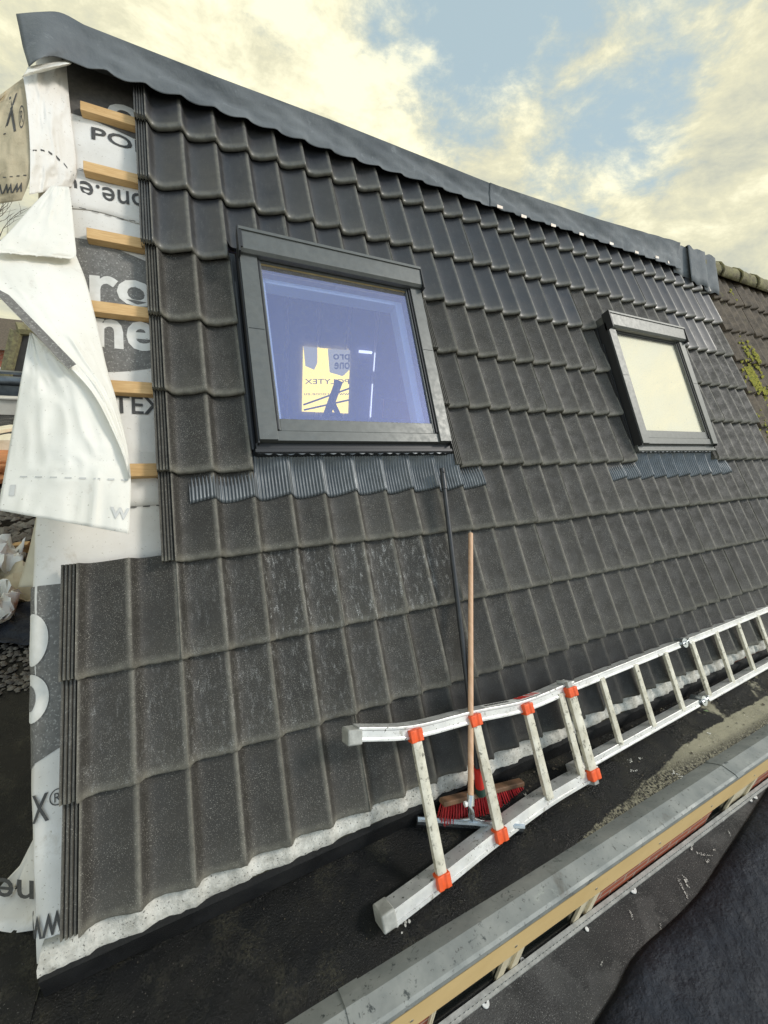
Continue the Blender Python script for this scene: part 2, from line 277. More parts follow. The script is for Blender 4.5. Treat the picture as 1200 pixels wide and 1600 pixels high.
# ------------------------------------------------------------------ mesh helpers
ROOT = {}
def link(o): sc.collection.objects.link(o); return o
def tag(o, label=None, cat=None, group=None, kind=None):
    if label: o['label'] = label
    if cat: o['category'] = cat
    if group: o['group'] = group
    if kind: o['kind'] = kind
    return o
def empty(name, loc, label, cat, group=None):
    o = bpy.data.objects.new(name, None); o.empty_display_size = .2; o.location = loc; link(o); ROOT[o.name] = np.array(loc, float); return tag(o, label, cat, group)
class MB:
    def __init__(s): s.v = []; s.f = []; s.m = []; s.uv = []; s.c = []; s.usec = False
    def add(s, vs, fs, mi=0, col=None, uv=None):
        b = len(s.v); s.v += [tuple(map(float, q)) for q in vs]; s.f += [tuple(i+b for i in f) for f in fs]; s.m += [mi]*len(fs)
        s.c += (col if col is not None else [(0, 0, 0)]*len(vs)); s.uv += (uv if uv is not None else [(0, 0)]*len(vs))
        if col is not None: s.usec = True
        return s
    def hexa(s, P, mi=0):   # 8 points: bottom 0-3 ccw seen from top, top 4-7
        return s.add(P, [(3, 2, 1, 0), (4, 5, 6, 7), (0, 1, 5, 4), (1, 2, 6, 5), (2, 3, 7, 6), (3, 0, 4, 7)], mi)
    def box(s, a, b, mi=0, fr=None):
        (x0, y0, z0), (x1, y1, z1) = a, b; P = [(x0, y0, z0), (x1, y0, z0), (x1, y1, z0), (x0, y1, z0), (x0, y0, z1), (x1, y0, z1), (x1, y1, z1), (x0, y1, z1)]
        if fr: P = [fr(*q) for q in P]
        return s.hexa(P, mi)
    def sweep(s, pts, prof, up, mi=0, cap=True):     # closed profile [(a,b)] in (side, up) axes along polyline
        pts = [np.array(p, float) for p in pts]; n = len(prof); vs = []
        for i, p in enumerate(pts):
            t = pts[min(i+1, len(pts)-1)] - pts[max(i-1, 0)]; t /= np.linalg.norm(t)
            u = np.array(up[i] if isinstance(up, list) else up, float); u = u - t*np.dot(u, t); u /= np.linalg.norm(u); sd = np.cross(t, u)
            vs += [p + sd*a + u*b for a, b in prof]
        fs = [(i*n+j, i*n+(j+1) % n, (i+1)*n+(j+1) % n, (i+1)*n+j) for i in range(len(pts)-1) for j in range(n)]
        if cap: fs += [tuple(range(n-1, -1, -1)), tuple((len(pts)-1)*n+j for j in range(n))]
        return s.add(vs, fs, mi)
    def tube(s, pts, r, seg=10, mi=0, cap=True):
        pts = [np.array(p, float) for p in pts]; rs = r if isinstance(r, (list, tuple)) else [r]*len(pts); vs = []
        for i, p in enumerate(pts):
            t = pts[min(i+1, len(pts)-1)] - pts[max(i-1, 0)]; t /= (np.linalg.norm(t)+1e-9)
            a = np.array([0, 0, 1.]) if abs(t[2]) < .9 else np.array([1., 0, 0]); u = np.cross(t, a); u /= np.linalg.norm(u); w = np.cross(t, u)
            vs += [p + rs[i]*(u*math.cos(2*math.pi*j/seg)+w*math.sin(2*math.pi*j/seg)) for j in range(seg)]
        fs = [(i*seg+j, i*seg+(j+1) % seg, (i+1)*seg+(j+1) % seg, (i+1)*seg+j) for i in range(len(pts)-1) for j in range(seg)]
        if cap: fs += [tuple(range(seg-1, -1, -1)), tuple((len(pts)-1)*seg+j for j in range(seg))]
        return s.add(vs, fs, mi)
    def grid(s, P, mi=0, flip=False):     # P[i][j]
        ni, nj = len(P), len(P[0]); vs = [P[i][j] for i in range(ni) for j in range(nj)]
        fs = [(i*nj+j, i*nj+j+1, (i+1)*nj+j+1, (i+1)*nj+j) for i in range(ni-1) for j in range(nj-1)]
        if flip: fs = [f[::-1] for f in fs]
        return s.add(vs, fs, mi)
    def prism(s, poly, vec, mi=0):        # polygon (3d points) extruded by vec
        n = len(poly); vec = np.array(vec); vs = [np.array(p) for p in poly] + [np.array(p)+vec for p in poly]
        return s.add(vs, [tuple(range(n))[::-1], tuple(range(n, 2*n))] + [(i, (i+1) % n, n+(i+1) % n, n+i) for i in range(n)], mi)
    def build(s, name, mats, parent=None, smooth=None, bevel=0, solid=0, soff=0, sub=0, label=None, cat=None, group=None, kind=None):
        V = np.array(s.v)
        if parent is None:
            o0 = np.array([(V[:, 0].min()+V[:, 0].max())/2, (V[:, 1].min()+V[:, 1].max())/2, V[:, 2].min()])
            if kind: o0 = np.zeros(3)
        else:
            q = parent
            while q.parent: q = q.parent
            o0 = ROOT[q.name]
        me = bpy.data.meshes.new(name); me.from_pydata([tuple(q) for q in V-o0], [], s.f); me.update()
        mats = mats if isinstance(mats, (list, tuple)) else [mats]
        for q in mats: me.materials.append(M[q])
        me.polygons.foreach_set('material_index', s.m)
        if s.usec:
            at = me.color_attributes.new('wear_shading', 'FLOAT_COLOR', 'POINT'); at.data.foreach_set('color', [t for c in s.c for t in (*c, 1.)])
            ul = me.uv_layers.new(name='UVMap'); li = np.zeros(len(me.loops), int); me.loops.foreach_get('vertex_index', li); ul.data.foreach_set('uv', np.array(s.uv, float)[li].ravel())
        if smooth is not None:
            me.polygons.foreach_set('use_smooth', [True]*len(me.polygons))
            if smooth < 180: me.set_sharp_from_angle(angle=R_(smooth))
        o = bpy.data.objects.new(name, me); link(o)
        if parent: o.parent = parent
        else: o.location = o0; ROOT[o.name] = o0
        if bevel: b = o.modifiers.new('bevel', 'BEVEL'); b.width = bevel; b.segments = 2; b.limit_method = 'ANGLE'; b.angle_limit = R_(40)
        if sub: b = o.modifiers.new('sub', 'SUBSURF'); b.levels = b.render_levels = sub
        if solid: b = o.modifiers.new('solid', 'SOLIDIFY'); b.thickness = solid; b.offset = soff
        return tag(o, label, cat, group, kind)
def cpath(pts, n=6):      # Catmull-Rom through points
    pts = [np.array(p) for p in pts]; P_ = [2*pts[0]-pts[1]]+pts+[2*pts[-1]-pts[-2]]; out = []
    for i in range(1, len(P_)-2):
        for k in range(n):
            t = k/n; a_, b_, c_, d_ = P_[i-1:i+3]; out.append(.5*((2*b_)+(-a_+c_)*t+(2*a_-5*b_+4*c_-d_)*t*t+(-a_+3*b_-3*c_+d_)*t**3))
    return out+[pts[-1]]
def smoothnoise(shape, cells, seed=0):     # value noise on a grid, -1..1
    r = np.random.RandomState(seed); a = r.uniform(-1, 1, (cells[0]+2, cells[1]+2)); out = np.zeros(shape)
    for i in range(shape[0]):
        u = i/(shape[0]-1+1e-9)*cells[0]; iu = int(u); fu = u-iu; fu = fu*fu*(3-2*fu)
        for j in range(shape[1]):
            w = j/(shape[1]-1+1e-9)*cells[1]; iw = int(w); fw = w-iw; fw = fw*fw*(3-2*fw)
            out[i, j] = (a[iu, iw]*(1-fu)+a[iu+1, iw]*fu)*(1-fw)+(a[iu, iw+1]*(1-fu)+a[iu+1, iw+1]*fu)*fw
    return out
def text_bits(s, weight=0., spacing=1., shear=0.):
    cu = bpy.data.curves.new('t', 'FONT'); cu.body = s; cu.size = 1; cu.offset = weight; cu.space_character = spacing; cu.shear = shear; cu.resolution_u = 3
    o = bpy.data.objects.new('t', cu); link(o); dg = bpy.context.evaluated_depsgraph_get(); me = bpy.data.meshes.new_from_object(o.evaluated_get(dg))
    V = np.array([v.co[:2] for v in me.vertices]); F = [tuple(p.vertices) for p in me.polygons]
    bpy.data.objects.remove(o); bpy.data.curves.remove(cu); bpy.data.meshes.remove(me); return V, F
def text_into(mb, s, box, fn, rot=False, weight=.0, mi=0, mirror=False, ref=None, spacing=1.):
    """lettering fitted into box=(a0,a1,b0,b1) of the 2D frame mapped to space by fn(a,b)"""
    V, F = text_bits(s, weight, spacing); lo, hi = V.min(0), V.max(0)
    if ref: r = text_bits(ref, weight)[0]; lo[1], hi[1] = r[:, 1].min(), r[:, 1].max()
    U = (V-lo)/(hi-lo)
    if rot: U = 1-U
    if mirror: U[:, 0] = 1-U[:, 0]
    a0, a1, b0, b1 = box
    mb.add([fn(a0+(a1-a0)*u, b0+(b1-b0)*w) for u, w in U], F, mi)

# ================================================================== STRUCTURE: ground and flat roofs
g = MB(); g.grid([[(x, y, -6.2) for x in (-200, -60, -20, 0, 20, 60, 200)] for y in (-100, -20, 0, 20, 60, 300)]); g.build('ground', 'earth', kind='structure')
def felt(x0, x1, y0, y1, nx, ny, amp, seed, z=0.):
    S = smoothnoise((ny, nx), (max(2, ny//3), max(2, nx//6)), seed)
    return [[(x0+(x1-x0)*i/(nx-1), y0+(y1-y0)*j/(ny-1), z+amp*S[j, i]) for i in range(nx)] for j in range(ny)]
g = MB(); g.grid(felt(-.42, 9, -.93, -.585, 160, 12, .004, 3)); g.grid(felt(-7, -.42, -.93, 10.4, 60, 80, .008, 4))
for sx0, sx1 in ((-7, 9),):
    g.box((sx0, -.93, -.2), (sx1, -.6, -.02))
g.build('flat_roof', 'deck', smooth=60, kind='structure')
g = MB(); g.grid(felt(-3, 10, -4.5, -.9, 90, 40, .006, 5, -1.)); g.build('lower_flat_roof', 'lowdeck', smooth=60, kind='structure')

# ================================================================== ROW HOUSE
H = empty('row_house', (2.2, 1.4, -.0), 'row house whose steep roof is newly covered in dark grey tiles with two roof windows', 'house')
PT = [0, .03, .06, .10, .15, .21, .30, .42, .56, .70, .82, .90, .96, 1.]
PH = [0, -.0022, -.0085, -.020, -.0305, -.0355, -.0362, -.0335, -.0268, -.0185, -.0108, -.005, -.0012, 0]
def prof(t): t = t % 1.; return float(np.interp(t, PT, PH))
TH = .033; LIP = [(.022, -.031), (.006, -.030), (-.001, -.024), (-.003, -.016), (-.001, -.008), (.005, -.0025), (.014, -.0003), (.03, 0)]
def tile(mb, u0, u1, row, s0=None, s1=G+.03, strip=False, mi=0, dx=0., jig=1., tone=None, lime=0., joint=True, v0=None):
    """one tile (or the cut piece of one): u in modules of 0.15 m, lip at v=row*G"""
    tone = RNG.uniform(0, 1) if tone is None else tone
    vb = row*G if v0 is None else v0
    dv, dn, sk = jig*RNG.uniform(-.0035, .0035), jig*RNG.uniform(-.002, .002), jig*RNG.uniform(-.008, .008)
    S = list(LIP) if s0 is None else [(s0, -.02), (s0+.0005, 0)]
    start = S[-1][0]; S += [(start+(s1-start)*k/4., 0) for k in range(1, 5)]
    us = [u for k in range(int(math.floor(u0)), int(math.ceil(u1))+1) for u in (k+np.array(PT[:-1])) if u0-1e-6 <= u <= u1+1e-6]
    if not us or us[-1] < u1-1e-3: us.append(u1)
    if us[0] > u0+1e-3: us.insert(0, u0)
    cols = []
    if joint and abs(u1 % 2) < .01:
        cols = [(u, prof(u) if u < u1-1e-6 else 0., False) for u in us]
        cols += [(u1+.035, -.004, False), (u1+.05, -.012, False), (u1+.05, -.026, False)]
    else: cols = [(u, prof(u), False) for u in us] + [(us[-1]+.001, prof(us[-1])-.03, False)]
    if strip:
        st = []
        for k in range(4):
            a = u0-.30+k*.072; st += [(a, -.012, True), (a+.008, -.005, True), (a+.04, -.005, True), (a+.048, -.010, True), (a+.056, -.014, True), (a+.068, -.014, True)]
        cols = [(u0-.302, -.045, True)] + st + [(u0-.006, -.010, True)] + cols
    else: cols = [(cols[0][0]-.002, cols[0][1]-.028, False)] + cols
    vs, cs, uv = [], [], []
    for s, dl in S:
        for u, h, isst in cols:
            if isst: dl2 = dl if dl > -.02 else -.022; h2 = h-.004
            else: dl2 = dl; h2 = h
            x = u*.15+dx; n = h2+dl2-TH*s/G+dn+sk*(u-u0)*.15; v = vb+s+dv
            if isst: v = vb+max(s, .004)+dv
            jit = .0012*math.sin(u*37+row*5.1)+.0008*math.sin(u*91+row*17)
            vs.append(rf(x, v+(jit if s < .02 else 0), n))
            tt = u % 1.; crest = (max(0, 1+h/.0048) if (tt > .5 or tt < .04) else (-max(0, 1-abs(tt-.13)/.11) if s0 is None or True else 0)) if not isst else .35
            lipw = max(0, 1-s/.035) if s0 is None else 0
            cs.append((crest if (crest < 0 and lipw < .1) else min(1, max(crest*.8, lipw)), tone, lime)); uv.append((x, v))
    nj = len(cols); fs = [(i*nj+j, i*nj+j+1, (i+1)*nj+j+1, (i+1)*nj+j) for i in range(len(S)-1) for j in range(nj-1)]
    mb.add(vs, fs, mi, cs, uv)
T = MB()
def course(row, pieces, mi, dx=0.):
    for a, b, kw in pieces:
        u = a; first = True
        while u < b-1e-6:
            e_ = min(b, (math.floor(u/2+1e-6)+1)*2)
            kk = dict(kw); strip = kk.pop('strip', False) and first
            k2 = mi(u, row) if callable(mi) else mi
            lime = 0.
            cx, cv = (u+1)*.15, row*G+.17
            lime = max(0, 1-abs(cx-.72)/.75)*max(0, 1-abs(cv+.17)/.34)*1.25+max(0, 1-abs(cx-.35)/.9)*max(0, 1-abs(cv+.52)/.3)*.6+RNG.uniform(0, .12)
            tile(T, u, e_, row, strip=strip, mi=k2, dx=dx, lime=min(1, lime), **kk); u = e_; first = False
grain_low = lambda u, r: 1
mixmat = lambda u, r: 1 if (u < 2 or RNG.uniform() < .25) else 0
for r in (-3, -2, -1): course(r, [(-2, 34, dict(strip=True))], 1)
course(0, [(0, 32, dict(strip=True))], 1)
for r in (1, 2, 3):
    course(r, [(0, 2, dict(strip=True)), (9.2, 19.3, dict(strip=True)), (26, 32, dict(strip=True))], lambda u, r: 1)
dxu = -.018
course(4, [(0, 2, dict(strip=True))], 0, -.012)
course(4, [(2, 9, dict(s0=1.475-4*G)), (9, 19.3, {}), (19.3, 26, dict(s0=1.475-4*G)), (26, 32, {})], lambda u, r: 1 if (u > 14 and RNG.uniform() < .7) else 0, -.012)
course(5, [(0, 32, dict(strip=True))], 0, dxu*.6); course(6, [(0, 32, dict(strip=True, s1=.36))], 0, dxu*.6)
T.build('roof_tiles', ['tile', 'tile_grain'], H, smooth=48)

# battens
for vt, n in ((2.131, 0), (1.797, 1), (1.449, 2), (1.099, 3), (.747, 4), (.398, 5)):
    b = MB(); b.box((-.268+.006*(n % 3), vt-.052, -.100), (-.012, vt, -.066), fr=rf); b.build('batten', 'pine', H, bevel=.002)
for vt in (-.30, -.64):
    b = MB(); b.box((-.33, vt-.05, -.104), (.3, vt, -.080), fr=rf); b.build('batten', 'pine', H, bevel=.002)

# underlay with its printing
def und(x, v, off=0.):    # wraps round the gable at x=-.40
    xe = -.395 - .012*math.sin((v+1.1)*2.1); wr = .004*math.sin(x*23+v*9)+.003*math.sin(v*31+x*7)
    if x >= xe: return rf(x, v, -.103+wr+off)
    d = xe-x; r = .045; a = min(d/r, math.pi/2); ex = max(0, d-r*math.pi/2)
    return rf(xe-(r+off)*math.sin(a), v, -.103+wr-r+(r+off)*math.cos(a)-ex)
U = MB(); nx, nv = 34, 120
U.grid([[und(.25-(.25+1.25)*i/(nx-1), -1.12+3.55*j/(nv-1)) for i in range(nx)] for j in range(nv)])
und_o = U.build('underlay', 'under', H, smooth=180)
def lap(v0, amp, seed):
    L = MB(); L.grid([[und(.2-.85*i/30, v0+amp*math.sin(i*.5+seed)+k*.22, .004*(1-k)) for i in range(31)] for k in (0, .15, 1)]); return L.build('underlay_lap', 'under', und_o, smooth=60, solid=.001)
lap(1.565, .012, 1.); lap(.235, .003, 2.)
P = MB()
def upoly(mb, pts, off, mi=0):    # densely triangulated fan-free polygon strip between two chains (a = left chain, b = right chain)
    A, B = pts; n = 14
    rows = []
    for k in range(n):
        t = k/(n-1)
        def at(c): s = t*(len(c)-1); i = min(int(s), len(c)-2); f = s-i; return (c[i][0]*(1-f)+c[i+1][0]*f, c[i][1]*(1-f)+c[i+1][1]*f)
        a, b = at(A), at(B); rows.append([und(a[0]+(b[0]-a[0])*q/12, a[1]+(b[1]-a[1])*q/12, off) for q in range(13)])
    mb.grid(rows, mi)
pr = lambda px, py: tuple(to_rf(onr(px, py, -.10))[:2])
a, b, c, d2 = pr(157, 378), pr(240, 408), pr(245, 571), pr(165, 586)
upoly(P, ([(-.34, a[1]+.005), (-.34, .80), (-.28, d2[1])], [a, (.12, b[1]-.05), (.12, c[1]+.02)]), .0018)
P.build('printed_block', 'print', und_o, smooth=180); P = MB()
a = pr(62, 915); c = pr(97, 1152)
upoly(P, ([(-.50, a[1]), (-.52, -.62)], [(.0, a[1]-.005), (.0, -.38)]), .0018)
P.build('printed_block', 'print', und_o, smooth=180)
P = MB(); upoly(P, ([(-.34, 2.10), (-.34, 2.42)], [(.1, 2.02), (.1, 2.42)]), .0018); P.build('printed_block', 'print_shaded', und_o, smooth=180)  # print darkened in its colour for the shade under the ridge membrane
P = MB(); f3 = lambda a, b: und(a, b, .0034)
for w_, b_ in (('ro', (-.258, -.022, 1.118, 1.252)), ('one', (-.375, -.030, .908, 1.048)), ('o', (-.17, -.04, 2.115, 2.24))):
    P = MB(); text_into(P, w_, b_, f3, weight=.026); P.build('logo_word', 'white_print', und_o, smooth=180)
P = MB()

def ublob(mb, xc, vc, rx, rv, off, mi=0): mb.grid([[und(xc+rx*s*math.cos(t), vc+rv*s*math.sin(t), off) for t in np.linspace(0, 2*math.pi, 30)] for s in np.linspace(0, 1, 8)], mi)
ublob(P, -.440, -.20, .047, .085, .0034); ublob(P, -.445, -.385, .052, .075, .0034); ublob(P, -.450, -.385, .022, .040, .0046, 1)
P.build('printed_letters', ['white_print', 'print'], und_o, smooth=180)
P = MB(); f2 = lambda a, b: und(a, b, .0032)
P = MB(); text_into(P, 'POL', (-.236, -.012, 1.972, 2.045), f2, weight=.012); P.build('printed_word', 'ink', und_o, smooth=180)
P = MB(); text_into(P, 'YTEX', (-.25, -.015, .622, .700), f2, weight=.012); P.build('printed_word', 'ink', und_o, smooth=180)
P = MB(); text_into(P, 'one.eu', (-.335, -.035, 1.652, 1.722), f2, rot=True, weight=.004); P.build('printed_word', 'ink', und_o, smooth=180)
P = MB(); text_into(P, 'w.p', (-.146, .035, .288, .338), f2, rot=True, weight=.006); P.build('printed_word', 'ink', und_o, smooth=180)
P = MB(); text_into(P, 'X', (-.438, -.393, -.748, -.668), f2, weight=.012); P.build('printed_word', 'ink', und_o, smooth=180)
P = MB(); text_into(P, 'www.', (-.47, -.31, -1.052, -.995), f2, rot=True, weight=.006); P.build('printed_word', 'ink', und_o, smooth=180)
P = MB(); text_into(P, 'R', (-.380, -.364, -.704, -.678), f2); P.build('printed_word', 'ink', und_o, smooth=180)
P = MB()
rr = [und(-.372+.020*math.cos(q*math.pi/12), -.690+.024*math.sin(q*math.pi/12), .0032) for q in range(24)]; rq = [und(-.372+.017*math.cos(q*math.pi/12), -.690+.021*math.sin(q*math.pi/12), .0032) for q in range(24)]
P.add(rr+rq, [(q, (q+1) % 24, 24+(q+1) % 24, 24+q) for q in range(24)])
for k in range(9):
    x0 = -.33+k*.045
    for vv in (1.79-.02*k*.3, 1.568, .232, -.975):
        P.add([und(x0, vv, .0050), und(x0+.024, vv-.0008, .0050), und(x0+.024, vv+.0035, .0050), und(x0, vv+.0035, .0050)], [(0, 1, 2, 3)])
P.build('dashed_print_line', 'ink', und_o, smooth=180)

# gable wall under the underlay, and rear slope, so that the house is closed
W_ = MB(); W_.add([(-.37, -.56, -6), (-.37, 3.5, -6), (-.37, 3.5, 2.55), (-.37, 1.42, 2.8), (-.37, -.56, .01)], [(0, 1, 2, 3, 4)])
W_.build('gable_wall', 'brick', H)
W_ = MB(); W_.prism([rf(-.36, 2.44, -.14), rf(4.8, 2.44, -.14), (4.8, 3.6, 2.62), (-.36, 3.6, 2.62)], (0, 0, -.03)); W_.build('rear_slope', 'tile_old', H)

# mortar bed along the eaves
Mo = MB(); nxm = 420; rows = []
for k, (v_, n, amp) in enumerate(((-.97, -.088, 0), (-1.020, -.052, .002), (-1.045, -.040, .002), (-1.06, -.040, .0025), (-1.09, -.043, .0025), (-1.114, -.046, .002), (-1.119, -.057, .001), (-1.120, -.09, 0))):
    r = []
    for i in range(nxm):
        v = v_; x = -.405+i/(nxm-1)*6.2; wv = prof(x/.15)*(.85 if k < 4 else .3) if x > -.3 else -.02*(1 if k < 4 else .2)
        n2 = n-(.02*min(1, (-.30-x)/.05)*(k < 4) if x < -.30 else 0)
        if x < -.29 and k < 4: v = min(v, -1.055-.004*k); n2 = n2-(.03 if k == 0 else 0)
        r.append(rf(x, v+amp*RNG.uniform(-1, 1)+(.006*math.sin(x*4)+.003*math.sin(x*13) if k > 3 else 0), n2+wv+amp*RNG.uniform(-1, 1)))
    rows.append(r)
Mo.grid(rows, flip=True); Mo.build('mortar_bed', 'mortar', H, smooth=180)
# bitumen upstand under the mortar
B_ = MB(); B_.sweep([(-.40, -.592, 0), (1., -.592, 0), (3, -.596, 0), (9, -.596, 0)], [(.02, .005), (-.035, .004), (-.014, .012), (-.006, .035), (-.002, .085), (.02, .085)], (0, 0, 1)); B_.build('bitumen_upstand', 'bitumen', H, smooth=50)
def tiny(mb, p, r, fl=.6, seed=None):
    k = random.randint(5, 7); a0 = random.uniform(0, 6); h = r*fl
    vs = [np.array([p[0]+r*random.uniform(.6, 1.1)*math.cos(a0+6.283*j/k), p[1]+r*random.uniform(.6, 1.1)*math.sin(a0+6.283*j/k), p[2]+h*random.uniform(.1, .4)]) for j in range(k)]
    vs += [np.array([p[0], p[1], p[2]+h]), np.array([p[0], p[1], p[2]-h*.3])]
    mb.add(vs, [(j, (j+1) % k, k) for j in range(k)]+[((j+1) % k, j, k+1) for j in range(k)])

# ridge membrane
def ridge_pt(x, q, flap=False):     # q 0 hem .. 1 ridge .. 1.4 behind
    hem = 2.222+.007*math.cos((x/.15)*2*math.pi)*max(0, 1-x/1.8)+.006*math.sin(x*5)+.01*math.sin(x*1.7+1)
    base = np.interp(x, [-.5, -.2, .3, 3, 4.6], [.030, .022, .014, .012, .02]); RV = float(np.interp(x, [-.5, -.3, .9, 2.1, 3.2, 4.3], [2.39, 2.387, 2.385, 2.345, 2.385, 2.425]))
    wav = .3*prof(x/.15)*max(0, 1-q*2.2)
    if q <= 1:
        v = hem+(RV-hem)*q; n = base+wav+.040*max(0, (q-.45)/.55)**1.5+.010*math.sin(q*7+x*3)*(1-q)*q
        n += (.007*math.sin(x*9+q*4)+.004*abs(math.sin(x*6.1-q*9+math.sin(x*3)*2))+.003*math.sin(x*27+q*13))*q*(1-q)*4
        return rf(x, v, n)
    p = rf(x, RV, base+.040); s = (q-1); return p+np.array([0, s*.35, .012*math.sin(min(s*6, 3.14))-s*.22])
qs = [0, .04, .1, .18, .27, .36, .45, .55, .65, .74, .82, .9, .96, 1., 1.05, 1.12, 1.25, 1.5, 1.8]; xs = np.linspace(-.22, 2.06, 186)
# free end of the membrane, flapping off the gable: measured outline points, top row to hem
pxs = [[(25, 22, .02), (62, 19, .05), (95, 20, .055)], [(30, 45, .03), (66, 48, .06), (100, 50, .055)], [(36, 75, .04), (66, 73, .07), (108, 78, .04)], [(45, 104, .05), (63, 91, .08), (90, 89, .045)]]
xr = [ridge_pt(-.22, q) for q in (1., .66, .33, 0.)]
def flapcol(j, q):       # j 0..1 from free edge to x=-.30
    t = min(1, max(0, 1-q))*3; i = min(int(t), 2); f = t-i; out = []
    for r in (i, i+1):
        pts = [onr(*c) for c in pxs[r]]+[xr[r]]; cp = cpath(pts, 5); w = j*(len(cp)-1); k = min(int(w), len(cp)-2); out.append(cp[k]*(1-(w-k))+cp[k+1]*(w-k))
    p = out[0]*(1-f)+out[1]*f
    if q > 1: sq = q-1; p = p+np.array([0, sq*.35, .012*math.sin(min(sq*6, 3.14))-sq*.22])*(.4+.6*j)
    return p
Rm = MB()
Rm.grid([[flapcol(j/14., q) for j in range(14)]+[ridge_pt(x, q) for x in xs] for q in qs])
rid = Rm.build('ridge_membrane', 'ridgefoil', H, smooth=60, solid=.002)
Rm = MB(); xs = np.linspace(2.04, 4.30, 200)
def rp2(x, q):
    p = ridge_pt(x, q); k = max(0, (x-3.2)/1.1)
    return p+NR*(.004+.006*k*abs(math.sin(x*14))*min(1, q*3)*(1 if q < 1.1 else 0))+np.array([0, 0, .02*k*(q > .6)])-UR*(.03*max(0, 1-q)*k)
Rm.grid([[rp2(x, q) for x in xs] for q in qs]); Rm.build('ridge_membrane', 'ridgefoil', H, smooth=60, solid=.002)
for x in (2.09, 2.32, 2.62, 2.93, 3.28, 3.62, 3.9, 4.1):
    t = MB(); p = ridge_pt(x, 0)-UR*.012+NR*.01; t.add([p, p+XR*.05+UR*.004, p+XR*.052+UR*.022+NR*.004, p+UR*.02+NR*.006], [(0, 1, 2, 3)]); t.build('release_tab', 'foiltab', H, solid=.001)
# loose end pieces by the old ridge
for k, (x0, x1, n0, lo) in enumerate(((4.22, 4.52, .030, 2.18), (4.44, 4.74, .045, 2.12), (4.66, 4.96, .035, 2.08))):
    t = MB(); t.grid([[rf(x0+(x1-x0)*i/10 + .12*(lo-2.45+q*.4)*-.5, lo+(2.455-lo)*q+.01*math.sin(i*1.3), n0-.05+.07*q+.007*math.sin(i*.8+k)) if q <= 1 else rf(x0+(x1-x0)*i/10 + .12*(lo-2.45+.4)*-.5, 2.455, n0+.02)+np.array([0, .10*(q-1)*5, -.05*(q-1)*5]) for i in range(11)] for q in (0, .2, .4, .6, .8, .95, 1, 1.2, 1.6)])
    t.build('ridge_end_flap', 'ridgefoil', H, smooth=70, solid=.003)

